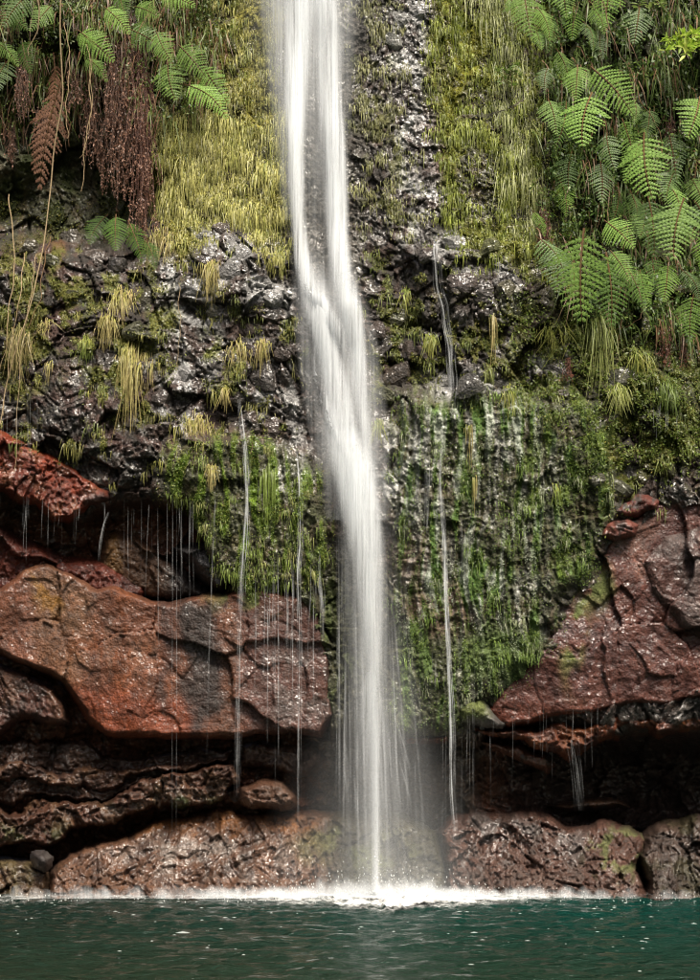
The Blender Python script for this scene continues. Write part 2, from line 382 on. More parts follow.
FRONT = DEPTH.copy()          # nearest rock seen at each pixel, for placing what grows or runs on it
HIDE = np.zeros(X.shape, bool)
slabs = []
def slab(name, poly, front, back, rad, colr, mossv=None, label=None, relief=None, warp=.7, power=.5, mat=None, hide=True):
    """an angular block of rock: outline in the picture, real depth from front to back, edges rounded over rad pixels"""
    d = np.full(X.shape, -99.0)
    xs = [p[0] for p in poly]; ys = [p[1] for p in poly]
    i0, i1 = np.searchsorted(gx, [min(xs) - 15, max(xs) + 15]); j0, j1 = np.searchsorted(gy, [min(ys) - 15, max(ys) + 15])
    s = (slice(j0, j1), slice(i0, i1))
    d[s] = sdf(poly, X[s] + px_w[s] * warp, Y[s] + py_w[s] * warp)
    t = np.clip(d / rad, 0, 1); prof = (1 - (1 - t) ** 2) ** power
    rl = smooth_rel if relief is None else relief
    D = back + (front + rl - back) * prof
    keep = (d > -ST * .5)
    ii = np.arange(max(i0, 0), min(i1, len(gx))); jj = np.arange(max(j0, 0), min(j1, len(gy)))
    mv = np.zeros(X.shape) if mossv is None else mossv
    slabs.append((name, D, keep, mat or M_slab, colr, mv, (ii, jj), label))
    FRONT[keep] = np.minimum(FRONT[keep], D[keep])
    if hide: HIDE[:] |= d > rad * 1.2 + 6
    return D, d

def ccol(c, *layers):
    a = np.ones(X.shape + (3,)) * np.array(c)
    for cc, m in layers: a = L(a, cc, m)
    return a
# red slab at the left
m_red = (blob(40, 360, 1, 1) * 0)
slab('rock_slab', [(-240, 420), (-40, 410), (0, 424), (28, 440), (62, 455), (92, 478), (112, 487), (112, 502), (92, 508), (72, 524), (52, 520), (34, 506), (16, 504), (4, 492), (-60, 500), (-240, 510)],
     -.22, .5, 9, ccol((.36, .062, .022), ((.14, .04, .025), np.maximum(nA * .7, sstep(60, 112, X) * .8)), ((.38, .12, .04), nC * .5), ((.10, .05, .04), blob(100, 500, 16, 8))),
     label='wet red slab under the left lip', relief=smooth_rel * 1.9, warp=.4)
# the block under the red slab at the left edge
slab('rock_slab', [(-240, 520), (-20, 520), (20, 535), (60, 552), (110, 560), (150, 585), (140, 610), (60, 640), (-240, 650)],
     .12, .6, 14, ccol((.20, .045, .026), ((.07, .03, .025), nA * .7)), label='dark reddish slab at the left edge', relief=smooth_rel * 1.8, warp=.5)
# big brown slab
bigcol = ccol((.24, .088, .045), ((.32, .18, .10), poly_mask([(32, 570), (60, 565), (92, 590), (85, 650), (70, 690), (40, 660)], 14) * .7),
              ((.34, .10, .03), blob(150, 650, 90, 80) * nA * .7), ((.40, .19, .04), blob(48, 590, 18, 22) * nB), ((.26, .13, .08), blob(115, 650, 55, 24) * nS * .7),
              ((.34, .075, .025), poly_mask([(75, 690), (205, 700), (200, 738), (90, 735)], 12) * .8),
              ((.24, .10, .055), poly_mask([(225, 600), (238, 600), (232, 740), (222, 740)], 6)),
              ((.045, .038, .034), poly_mask([(178, 600), (222, 600), (222, 720), (196, 735), (180, 700)], 10) * .9), ((.09, .045, .035), poly_mask([(158, 600), (175, 600), (165, 720), (155, 700)], 7) * .8),
              ((.13, .055, .042), poly_mask([(240, 600), (330, 600), (330, 740), (240, 740)], 12) * .85),
              ((.20, .14, .12), blob(300, 690, 32, 40) * nB * .8), ((.07, .05, .04), nC * .3))
slab('rock_slab', [(-240, 590), (-30, 590), (0, 585), (26, 566), (48, 560), (76, 570), (98, 588), (112, 584), (132, 592), (152, 600), (172, 602), (200, 590), (222, 592), (260, 585), (318, 600), (332, 660), (334, 715),
     (322, 738), (290, 734), (240, 738), (204, 740), (150, 738), (104, 736), (88, 724), (76, 704), (64, 682), (30, 670), (0, 655), (-60, 640), (-240, 640)],
     -.06, .62, 7, bigcol, mossv=blob(255, 590, 50, 22) * nB, label='broad smooth brown slab overhanging the left ledges', relief=planar_rel * .9, warp=.35)
slab('rock_slab', [(-240, 655), (-20, 660), (2, 662), (30, 676), (58, 686), (68, 704), (74, 726), (56, 728), (24, 722), (0, 738), (-240, 760)],
     .10, .7, 9, ccol((.13, .052, .035), ((.17, .08, .045), nB * .7), ((.05, .035, .03), nC * .6)), label='small dark slab tucked below the brown slab', relief=smooth_rel * 1.5, warp=.4)
# small grey wedge in the left gap, and a dark one beside the moss curtain
slab('rock_slab', [(96, 568), (100, 540), (118, 530), (150, 540), (175, 560), (205, 585), (214, 594), (176, 604), (150, 598), (120, 590)],
     .22, .6, 14, ccol((.15, .075, .04), ((.26, .13, .04), blob(115, 565, 8, 30)), ((.07, .055, .05), sstep(150, 180, X))), label='brown wedge of rock in the gap behind the drips', relief=smooth_rel * 1.2, warp=.5)
slab('rock_slab', [(172, 545), (196, 540), (226, 545), (248, 560), (240, 580), (222, 592), (212, 590), (190, 570)], -.02, .6, 12,
     ccol((.055, .05, .05), ((.09, .08, .075), nB * .6)), label='dark grey pointed block below the left moss', relief=smooth_rel * 1.3, warp=.5)
# right side
rcol = ccol((.17, .058, .040), ((.26, .11, .075), poly_mask([(560, 600), (640, 540), (700, 560), (640, 610)], 20) * nA), ((.10, .034, .028), nB * .6), ((.17, .10, .095), blob(570, 640, 60, 40) * nC * .7),
            ((.18, .045, .022), sstep(690, 720, Y)), ((.26, .12, .085), blob(622, 530, 36, 22)))
slab('rock_slab', [(478, 722), (496, 690), (512, 672), (545, 640), (552, 600), (572, 582), (594, 566), (604, 545), (614, 520), (650, 500), (700, 488), (920, 470), (920, 705), (700, 702), (660, 708), (600, 714), (540, 722), (505, 728)],
     -.06, .55, 8, rcol, mossv=np.maximum(blob(572, 625, 14, 60) * nA, blob(585, 585, 30, 30) * nA) , label='wide purplish brown slab below the right moss curtain', relief=planar_rel * 1.1, warp=.4)
slab('rock_slab', [(640, 590), (634, 560), (660, 530), (700, 512), (920, 500), (920, 660), (700, 652), (672, 634), (652, 610)],
     -.14, .4, 22, ccol((.11, .062, .052), ((.19, .13, .115), nB * .6), ((.16, .06, .045), nA * .6)), label='rounded grey bulge at the right edge', relief=planar_rel * 1.3, warp=.4)
slab('rock_slab', [(596, 540), (606, 520), (626, 512), (640, 520), (636, 536), (616, 544)], -.24, .3, 9, ccol((.26, .085, .06), ((.10, .05, .04), nC)), label='small red block at the top of the right slab', relief=rough_rel * .4, warp=.4)
slab('rock_slab', [(604, 516), (616, 500), (640, 492), (662, 498), (660, 510), (636, 517)], -.20, .3, 8, ccol((.24, .07, .05), ((.14, .11, .10), nC)), label='red angular block above the small red block', relief=rough_rel * .4, warp=.4)
# reddish shelf under the right slab
slab('rock_shelf', [(398, 730), (440, 728), (500, 724), (560, 722), (620, 716), (700, 706), (920, 706), (920, 738), (700, 734), (628, 730), (620, 742), (592, 752), (570, 756), (545, 750), (520, 742), (470, 738), (400, 742)],
     .02, .75, 9, ccol((.22, .065, .028), ((.30, .10, .035), nB * .7), ((.09, .035, .025), nC * .7)), label='long reddish shelf over the dark hollow', relief=smooth_rel * .8 + rough_rel * .35 + lay, warp=.9)
slab('rock_shelf', [(470, 742), (520, 744), (552, 752), (556, 764), (548, 774), (520, 764), (490, 754)], .28, .9, 8,
     ccol((.15, .06, .035), ((.06, .04, .03), nC)), label='short brown shelf below the long shelf', relief=smooth_rel, warp=.5)
slab('rock_shelf', [(540, 806), (580, 798), (624, 800), (632, 806), (600, 812)], .75, 1.4, 6, ccol((.14, .075, .045), ((.06, .04, .03), nC)), label='thin ledge inside the dark hollow', relief=smooth_rel, warp=.4)
# layered ledges at lower left
lcol = ccol((.11, .045, .025), ((.22, .12, .06), nB * .5), ((.08, .045, .03), nC * .5), ((.07, .08, .025), blob(170, 800, 50, 10) * nA), ((.09, .09, .03), blob(20, 830, 40, 8) * nB))
slab('rock_shelf', [(-240, 740), (0, 742), (40, 738), (90, 744), (110, 756), (150, 752), (200, 744), (232, 744), (232, 764), (196, 772), (140, 790), (90, 800), (40, 804), (0, 806), (-240, 815)],
     .34, .8, 6, ccol((.07, .034, .022), ((.11, .052, .03), nB * .6), ((.04, .026, .022), nC * .5)), label='sloping brown layer under the brown slab', relief=smooth_rel * 1.0 + rough_rel * .35 - st * .05 + lay * 1.6, warp=1.0)
slab('rock_shelf', [(-240, 808), (0, 808), (60, 806), (100, 796), (150, 780), (190, 768), (240, 762), (240, 782), (214, 800), (188, 806), (166, 812), (130, 818), (104, 824), (70, 836), (40, 842), (0, 846), (-240, 850)],
     .10, .95, 6, lcol, label='pale edged ledge over the dark crack', relief=rough_rel * .6 + smooth_rel + lay * 1.2 + fold * .4, warp=1.1)
slab('rock_slab', [(234, 800), (240, 786), (258, 778), (285, 782), (298, 792), (300, 804), (280, 812), (250, 810)], .05, .8, 10,
     ccol((.15, .07, .04), ((.22, .13, .09), nB * .7)), label='knob of brown rock left of the fall base', relief=rough_rel * .35 + smooth_rel, warp=.5)

# base rocks rising from the pool: sloping fronts
slope = np.interp(Y, [800, 830, 870, 900, 940], [.55, .28, -.02, -.22, -.30])
bcol = ccol((.19, .092, .052), ((.40, .17, .06), blob(200, 824, 120, 13) * (.4 + .6 * nA)), ((.30, .23, .19), blob(210, 858, 90, 20) * nB), ((.10, .055, .04), nC * .7), ((.055, .055, .028), sstep(310, 345, X) * .9), ((.13, .09, .035), blob(10, 865, 40, 14) * nB))
slab('boulder', [(44, 900), (52, 866), (66, 852), (100, 842), (138, 828), (176, 816), (214, 806), (250, 812), (300, 806), (340, 812), (400, 812), (436, 826), (446, 870), (440, 940), (40, 940)],
     slope, .9, 9, bcol, mossv=(blob(360, 850, 60, 22) * nA * .7), label='top|broad pale brown wet rock rising from the pool left of the falling water', relief=rough_rel * .40 + smooth_rel * .5 + fold, warp=.6)
slab('boulder', [(-240, 850), (0, 856), (26, 862), (54, 868), (52, 900), (50, 940), (-240, 940)], slope + .05, .9, 12,
     ccol((.17, .10, .055), ((.12, .10, .035), nA * .6), ((.08, .05, .035), nC * .6)), label='top|low brown rock at the left edge of the pool', relief=rough_rel * .45 + smooth_rel, warp=.6)
rb = ccol((.14, .07, .05), ((.20, .16, .145), (blob(500, 832, 34, 16) + blob(560, 840, 30, 16)).clip(0, 1) * nB), ((.075, .05, .04), nC * .6), ((.19, .12, .095), sstep(860, 885, Y) * nA * .7))
slab('boulder', [(432, 940), (440, 850), (434, 828), (452, 812), (490, 815), (520, 809), (548, 812), (566, 824), (600, 820), (630, 828), (652, 842), (640, 866), (658, 890), (650, 940)],
     slope + .04, .95, 12, rb, mossv=(blob(620, 856, 34, 26) * nC * .8), label='top|dark craggy rock with a mossy end at the pool right of the fall', relief=rough_rel * .6 + smooth_rel * .5 + fold * .8, warp=.6)
slab('boulder', [(636, 940), (646, 880), (632, 856), (640, 838), (652, 826), (680, 820), (696, 812), (730, 818), (920, 812), (920, 940)], slope - .04, .95, 14,
     ccol((.085, .055, .042), ((.13, .08, .06), nB * .6), ((.07, .075, .025), nA * .5)), label='top|dark cracked rock at the right edge of the pool', relief=rough_rel * .6 + smooth_rel, warp=.6)
slab('rock_shelf', [(-240, 762), (0, 764), (60, 766), (120, 768), (176, 760), (232, 752), (232, 762), (180, 774), (120, 784), (50, 788), (0, 786), (-240, 796)], .22, .7, 6,
     ccol((.11, .05, .03), ((.20, .10, .05), nB * .7), ((.05, .03, .025), nC * .5)), label='thin layer above the pale edged ledge', relief=rough_rel * .4 + smooth_rel + lay, warp=1.3)
slab('rock_shelf', [(236, 744), (262, 740), (318, 742), (326, 762), (312, 776), (284, 772), (250, 766), (238, 764)], .30, .75, 9,
     ccol((.10, .052, .035), ((.17, .10, .07), nB * .6), ((.05, .03, .025), nC * .5)), label='dark shelf left of the fall under the brown slab', relief=rough_rel * .3 + smooth_rel, warp=.6)
# loose stones
slab('loose_stone', [(28, 860), (30, 852), (42, 849), (54, 856), (53, 866), (46, 874), (34, 870)], -.30, .1, 12, ccol((.085, .07, .065), ((.14, .12, .11), nB)),
     label='top|small dark loose stone lodged on the rock at the lower left', relief=F3 * -.05 + F4 * -.01, warp=.2)
slab('loose_stone', [(458, 712), (466, 700), (480, 698), (494, 708), (506, 722), (500, 728), (480, 728), (460, 726)], -.24, .2, 14, ccol((.13, .12, .11)),
     mossv=blob(474, 712, 18, 12), label='top|small mossy stone on the reddish shelf right of the fall', relief=rough_rel * .5, warp=.5)

mcolg = lambda c, m: c * (1 - m[..., None]) + np.array((.085, .10, .030)) * m[..., None]
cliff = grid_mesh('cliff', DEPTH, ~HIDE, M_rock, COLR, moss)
tag(cliff, 'tall wet basalt cliff, mossy above, undercut and reddish brown near the pool', None, None, 'structure')
BC = {'boulder': 'rock', 'loose_stone': 'stone'}
for (nm, D, keep, mat, cc, mv, sub, lab) in slabs:
    c2 = mcolg(cc, mv); top = lab.startswith('top|')
    o = grid_mesh(nm, D, keep, mat, c2, mv, None if top else cliff, sub)
    if top: tag(o, lab[4:], BC[nm], None)
    else: o['label'] = lab

def surf(px, py, r=0):
    """front depth of the rock at photo pixel(s)"""
    i = np.clip(((np.asarray(px, float) - gx[0]) / ST).astype(int), 0, len(gx) - 1); j = np.clip(((np.asarray(py, float) - gy[0]) / ST).astype(int), 0, len(gy) - 1)
    return FRONT[j, i]
def boxmin(A, r):
    B = A.copy()
    for k in range(1, r + 1):
        B = np.minimum(B, np.minimum(np.roll(A, k, 0), np.roll(A, -k, 0)))
    C = B.copy()
    for k in range(1, r + 1):
        C = np.minimum(C, np.minimum(np.roll(B, k, 1), np.roll(B, -k, 1)))
    return C
_FM = boxmin(FRONT, 8)
def surfm(px, py):
    i = np.clip(((np.asarray(px, float) - gx[0]) / ST).astype(int), 0, len(gx) - 1); j = np.clip(((np.asarray(py, float) - gy[0]) / ST).astype(int), 0, len(gy) - 1)
    return _FM[j, i]

# rocks wedged in the broken belts: each an angular stone, part of the cliff
def stone_mesh(seed):
    r = np.random.default_rng(seed); n = 9
    th = np.linspace(0, np.pi, n); ph = np.linspace(0, 2 * np.pi, 14, endpoint=False)
    d = np.array([(np.sin(a) * np.cos(b), np.sin(a) * np.sin(b), np.cos(a)) for a in th for b in ph])
    rad = np.full(len(d), 9.0)
    for k in range(11):
        nrm = r.normal(size=3); nrm /= np.linalg.norm(nrm); c = d @ nrm
        rad = np.where(c > .08, np.minimum(rad, r.uniform(.68, 1.0) / np.maximum(c, .08)), rad)
    V = d * np.minimum(rad, 1.25)[:, None]; m = 14
    F = [(i * m + j, i * m + (j + 1) % m, (i + 1) * m + (j + 1) % m, (i + 1) * m + j) for i in range(n - 1) for j in range(m)]
    return V, F
STV = [stone_mesh(100 + k) for k in range(6)]
gs = lambda a, b: rng.uniform(a, b)
stone_spots = [(185, 245, 9), (203, 238, 7), (222, 232, 8), (240, 256, 11), (232, 272, 12), (272, 300, 12), (264, 282, 8), (205, 262, 6), (203, 283, 6), (150, 300, 15), (135, 330, 9), (172, 292, 9),
               (215, 312, 8), (245, 330, 9), (262, 380, 12), (240, 398, 8), (188, 375, 10), (160, 400, 9), (250, 352, 8), (282, 352, 8), (455, 245, 10), (470, 262, 12), (444, 268, 9), (490, 250, 10), (498, 270, 9),
               (460, 285, 10), (480, 295, 12), (505, 292, 10), (430, 256, 8), (446, 300, 9), (515, 310, 9), (395, 318, 11), (378, 332, 9), (410, 350, 10), (400, 375, 12), (425, 372, 9), (385, 395, 9),
               (440, 385, 9), (470, 388, 10), (495, 384, 9), (402, 22, 10), (420, 14, 9), (392, 42, 9), (545, 362, 10), (560, 372, 8), (620, 380, 10), (660, 395, 9), (30, 250, 12), (52, 262, 10), (70, 240, 11),
               (95, 262, 10), (100, 235, 10), (120, 265, 9), (40, 300, 9), (75, 300, 10), (270, 430, 10), (255, 450, 9), (288, 400, 9), (620, 490, 10), (640, 480, 8), (668, 470, 9), (596, 480, 8)]
for k, (a, b, s) in enumerate(stone_spots):
    V, F = STV[k % 6]; s = s * gs(.9, 1.25) / 100
    j = int((b - gy[0]) / ST); i = int((a - gx[0]) / ST)
    c0 = COLR[j, i] * .75 + np.array([.10, .095, .09]) * .35  # stones take on the wall colour, painted sky glints included
    Y0 = float(surf(a, b)) + s * .30
    P = V * np.array([s * gs(.9, 1.4), s * .8, s * gs(.8, 1.1)])
    an = gs(-.6, .6); P = np.stack([P[:, 0] * np.cos(an) - P[:, 2] * np.sin(an), P[:, 1], P[:, 0] * np.sin(an) + P[:, 2] * np.cos(an)], 1)
    P += P / (np.linalg.norm(P, axis=1)[:, None] + 1e-6) * (perlin(P[:, 0] * 20 + k, P[:, 2] * 20, 5) * s * .12)[:, None]
    P += np.array([float(q) for q in world(a, b, Y0)])
    mk('stone', P, F, M_rock, cliff, {'col': np.tile(c0, (len(P), 1)), 'moss': np.full(len(P), moss[j, i] * .3), 'wet': np.full(len(P), min(1, .45 + WET[j, i]))}, smooth=False)

# ------------------------------------------------------------------ pool
xs = np.concatenate([np.linspace(-30, -5, 20), np.arange(-4.9, 4.9, .05), np.linspace(5, 30, 20)])
ys = np.concatenate([np.linspace(-26, -6, 14), np.arange(-5.9, .3, .04), np.linspace(.32, 2, 8)])
PX, PY = np.meshgrid(xs, ys)
amp = np.exp(-np.clip(-PY, 0, 20) / 2.2)
PZ = fbm(PX * 2.2, PY * 5, 4, 201) * .022 + fbm(PX * 7, PY * 12, 3, 211) * .008 * (.5 + amp)
idx = np.arange(PX.size).reshape(PX.shape)
q = np.stack([idx[:-1, :-1], idx[:-1, 1:], idx[1:, 1:], idx[1:, :-1]], -1).reshape(-1, 4)
g = NG('pool_water'); co = g.n('ShaderNodeNewGeometry').outputs['Position']
sx = g.n('ShaderNodeSeparateXYZ', i_0=co)
big = g.noise(co, .55, 3)
fR = g.mrange(g.math('ADD', sx.outputs[0], g.math('MULTIPLY', big, 2.5)), -1.5, 3.2, 0, 1)
c1 = g.mixc(fR, (.007, .016, .012, 1), (.002, .026, .020, 1))
near = g.mrange(sx.outputs[1], -4.6, -1.2, .75, 0)
c1 = g.mixc(near, c1, (.011, .021, .011, 1))
g.put(g.bsdf.inputs['Base Color'], c1); g.bsdf.inputs['Roughness'].default_value = .07; g.bsdf.inputs['IOR'].default_value = 1.33
mp = g.n('ShaderNodeMapping', i_Vector=co); mp.inputs['Scale'].default_value = (5, 11, 1)
hb = g.math('ADD', g.math('MULTIPLY', g.noise(mp, 1, 4, .5, .6), .06), g.math('MULTIPLY', g.noise(mp, 4, 3, .6), .012))
g.put(g.bsdf.inputs['Normal'], g.n('ShaderNodeBump', i_Strength=.8, i_Distance=1.0, i_Height=hb))
pool = mk('pool_water', np.stack([PX, PY, PZ], -1).reshape(-1, 3), q, g.m)
tag(pool, 'dark teal plunge pool rippled by the falling water', None, None, 'structure')
g = NG('stream_bed'); co = g.n('ShaderNodeNewGeometry').outputs['Position']
g.put(g.bsdf.inputs['Base Color'], g.mixc(g.mrange(g.n('ShaderNodeSeparateXYZ', i_0=co).outputs[2], .2, 2.5, 0, 1), g.mixc(g.noise(co, .8, 6), (.05, .04, .03, 1), (.13, .11, .085, 1)), g.mixc(g.noise(co, .5, 6), (.015, .028, .010, 1), (.05, .075, .025, 1)))); g.bsdf.inputs['Roughness'].default_value = .9
gxs, gys = np.meshgrid(np.linspace(-80, 80, 60), np.linspace(-90, 3, 40))
gz = -1.2 + fbm(gxs * .2, gys * .2, 3, 5) * .4 + 9 * sstep(14, 45, np.abs(gxs)) + 15 * (1 - sstep(-48, -18, gys))  # back slope is out of view, added to darken what the pool reflects
idx = np.arange(gxs.size).reshape(gxs.shape)
q = np.stack([idx[:-1, :-1], idx[:-1, 1:], idx[1:, 1:], idx[1:, :-1]], -1).reshape(-1, 4)
tag(mk('ground', np.stack([gxs, gys, gz], -1).reshape(-1, 3), q, g.m), 'stony ground under and around the pool, with an unseen slope added behind to darken reflections', None, None, 'structure')

# ------------------------------------------------------------------ falling water
def ribbon(pts, wid, cov, depth, segs=40, u0=None, cross=5, power=1.0, brk=False):
    """a hanging sheet or thread: pts = (px, py) centre line, wid = width in px along it, cov = coverage along it"""
    pts = np.array(pts, float); t = np.linspace(0, 1, len(pts)); s = np.linspace(0, 1, segs)
    cx = np.interp(s, t, pts[:, 0]); cy = np.interp(s, t, pts[:, 1])
    k = np.ones(5) / 5; pad = lambda a: np.convolve(np.pad(a, 2, 'edge'), k, 'valid'); cx = pad(cx)
    wd = np.interp(s, np.linspace(0, 1, len(wid)), wid); cv = np.interp(s, np.linspace(0, 1, len(cov)), cov)
    dp = np.interp(s, np.linspace(0, 1, len(depth)), depth) if not callable(depth) else depth(cx, cy)
    if brk: cv = cv * np.clip(.25 + 1.5 * (perlin(cy / 22 + gs(0, 90), cy * 0 + gs(0, 50), 3) + .35), .12, 1)
    c = np.linspace(-1, 1, cross)
    PXX = cx[:, None] + c[None] * wd[:, None] / 2; PYY = cy[:, None] + 0 * c[None]
    D = dp[:, None] - (1 - c[None] ** 2) * np.minimum(wd[:, None] / 100 * .25, .05)
    a, b, d = world(PXX, PYY, D)
    V = np.stack([a, b, d], -1).reshape(-1, 3)
    cvv = (cv[:, None] * (1 - np.abs(c[None]) ** 2.0) ** power).ravel()
    off = gs(0, 90) if u0 is None else u0
    fl = np.stack([(PXX / 100 + off).ravel(), (PYY / 100 + off * .3).ravel(), np.full(PXX.size, off)], -1)
    idx = np.arange(segs * cross).reshape(segs, cross)
    F = np.stack([idx[:-1, :-1], idx[1:, :-1], idx[1:, 1:], idx[:-1, 1:]], -1).reshape(-1, 4)
    return V, F, cvv, fl
def join(parts):
    V = []; F = []; C = []; Lf = []; n = 0
    for v, f, c, l in parts: V.append(v); F.append(f + n); C.append(c); Lf.append(l); n += len(v)
    return np.vstack(V), np.vstack(F), np.concatenate(C), np.vstack(Lf)
def water(name, parts, mat, parent=None, base=None):
    V, F, C, Lf = join(parts)
    return mk(name, V, F, mat, parent, {'cover': C, 'flow': Lf}, base=base)
def hug(off, lo=-9):
    def f(cx, cy):
        d = surfm(cx, cy) - off
        k = np.ones(9) / 9; d = np.convolve(np.pad(d, 4, 'edge'), k, 'valid')
        return d
    return f
FALLD = [-.30, -.34, -.37, -.39, -.40]
base = [float(q) for q in world(374, 893, -.3)]
fall = empty('waterfall', base, 'tall white waterfall dropping down the middle of the cliff into the pool', 'waterfall')
# upper two streams and the veil between them
P = []
for k in range(5):
    j = gs(-2, 2)
    P.append(ribbon([(304 + j, -160), (304 + j, -20), (298 + j, 40), (296 + j, 100), (296 + j, 160), (298 + j, 220), (304 + j, 270), (314 + j, 300 + 8 * k)], [40, 34, 28, 24, 17, 15, 18, 20], [.9, .95, .95, .95, .85, .75, .7, 0], hug(.06 + .012 * k)))
for k in range(5):
    j = gs(-2, 2)
    P.append(ribbon([(324 + j, -160), (324 + j, -20), (330 + j, 30), (330 + j, 90), (334 + j, 140), (337 + j, 200), (340 + j, 260), (346 + j, 304 + 8 * k)], [30, 26, 26, 26, 26, 24, 22, 24], [.7, .7, .6, .85, .9, .85, .8, 0], hug(.06 + .012 * k)))
water('stream', P, M_fall, fall, base)
P = [ribbon([(318, -160), (318, 0), (318, 150), (322, 330)], [86, 84, 66, 60], [.6, .5, .22, 0], hug(.04 + .01 * k), cross=7) for k in range(2)]
P += [ribbon([(284, -160), (280, 0), (284, 100), (288, 220)], [50, 46, 30, 14], [.7, .6, .35, .1], hug(.05 + .01 * k), cross=7) for k in range(2)]
water('veil', P, M_veil, fall, base)
# the shoulder: fans out over the ledge and slides right
P = []
for k in range(5):
    j = gs(-3, 3)
    P.append(ribbon([(308 + j, 240 + 8 * k), (318 + j, 310), (326 + j, 350), (338 + j, 395), (340 + j, 430), (352 + j, 470), (362, 510)], [24, 30, 26, 28, 34, 38, 40], [0, .8, .7, .55, .6, .7, .6], hug(.07 + .012 * k)))
    P.append(ribbon([(342 + j, 235 + 9 * k), (350 + j, 310), (356 + j, 350), (360 + j, 395), (364 + j, 430), (368, 470)], [20, 24, 20, 18, 16, 14], [0, .8, .6, .4, .4, .3], hug(.07 + .012 * k)))
for k in range(3):
    P.append(ribbon([(300, 262), (306, 285), (318, 300), (336, 330), (346, 360)], [10, 14, 22, 22, 10], [.2, .8, .9, .8, .2], hug(.12), segs=24))
    P.append(ribbon([(312, 345), (318, 380), (330, 420), (345, 455), (352, 480)], [7, 9, 12, 14, 12], [.3, .8, .8, .8, .3], hug(.13), segs=24))
    P.append(ribbon([(352, 415), (352, 440), (358, 470), (364, 500)], [8, 12, 16, 18], [.2, .9, .7, .3], hug(.13), segs=20))
water('stream', P, M_fall, fall, base)
P = [ribbon([(320, 235 + 14 * k), (335, 330), (345, 400), (352, 460), (358, 520)], [60, 84, 86, 78, 66], [0, .48, .44, .42, .34], hug(.05 + .01 * k), cross=7) for k in range(3)]
water('veil', P, M_veil, fall, base)
# free fall to the pool
P = []
for k in range(6):
    j = gs(-3, 3); z = np.array(FALLD) - .012 * k
    P.append(ribbon([(342 + j, 425), (354 + j, 470), (362 + j, 520), (368 + j, 570), (372 + j, 640), (374 + j, 700), (375 + j * .5, 780), (375 + j * .3, 892)], [38, 46, 40, 31, 20, 14, 10, 8], [0, .7, .70, .58, .40, .32, .28, .25], z))
P.append(ribbon([(370, 672), (368, 690), (366, 720), (363, 780)], [10, 18, 16, 8], [.6, .8, .5, .1], [-.3, -.34, -.36, -.38], segs=24))
P.append(ribbon([(374, 676), (377, 700), (378, 760), (377, 890)], [10, 12, 9, 6], [.7, .8, .7, .6], [-.3, -.36, -.40, -.42], segs=30))
P.append(ribbon([(376, 560), (377, 640), (377, 760), (376, 892)], [5, 5, 5, 6], [.3, .7, .8, .8], [-.3, -.36, -.40, -.42], segs=30))
water('stream', P, M_fall, fall, base)
P = []
for k, (a, b, w0, w1, c0, c1) in enumerate([(362, 374, 46, 40, .36, .13), (368, 382, 38, 64, .30, .10), (376, 396, 30, 90, .14, .08), (352, 358, 34, 40, .16, .04), (386, 416, 28, 70, .06, .08), (368, 376, 38, 26, .36, .18)]):
    P.append(ribbon([(a - 8, 470), (a, 540), (a + (b - a) * .3, 620), (a + (b - a) * .6, 720), (b, 893)], [w0 * .6, w0, w0, (w0 + w1) / 2, w1], [.05, c0, c0, (c0 + c1) / 2, c1], np.array([-.30, -.34, -.37, -.40, -.42]) - .03 * k, cross=9))
water('veil', P, M_veil, fall, base)
P = []
for k, (a, w0, w1, c0) in enumerate([(386, 70, 220, .07), (376, 90, 300, .06), (400, 60, 180, .05)]):
    P.append(ribbon([(376, 560), (380, 660), ((a + 380) / 2, 780), (a, 894)], [w0 * .5, w0, (w0 + w1) / 2, w1], [0, c0 * .6, c0, c0 * 1.5], np.array([-.2, -.3, -.42, -.5]) - .05 * k, cross=11, power=1.5))
P += [ribbon([(306, -160), (306, 0), (302, 120), (312, 250)], [150, 140, 100, 50], [.16, .15, .08, 0], hug(.12 + .02 * k), cross=11, power=1.5) for k in range(2)]  # wide pale sheets added for the bleached haze over the upper fall
tag(water('mist', P, M_mist, fall, base), kind='stuff')
# threads thrown off to both sides
P = []
for k in range(60):
    x0 = gs(334, 400); x1 = 374 + (x0 - 368) * (gs(1.2, 2.6) if x0 > 362 else gs(.9, 1.4)); y0 = gs(500, 760); y1 = gs(780, 893) if random.random() < .7 else y0 + gs(60, 160)
    P.append(ribbon([(x0, y0), ((x0 * .6 + x1 * .4), (y0 + y1) / 2), (x0 * .3 + x1 * .7, y1)], [1.2, 2.2, 3.5], [.0, gs(.12, .35), .03], [-.25, -.35, -.45], segs=14, cross=3))
water('spray', P, M_thread, fall, base)

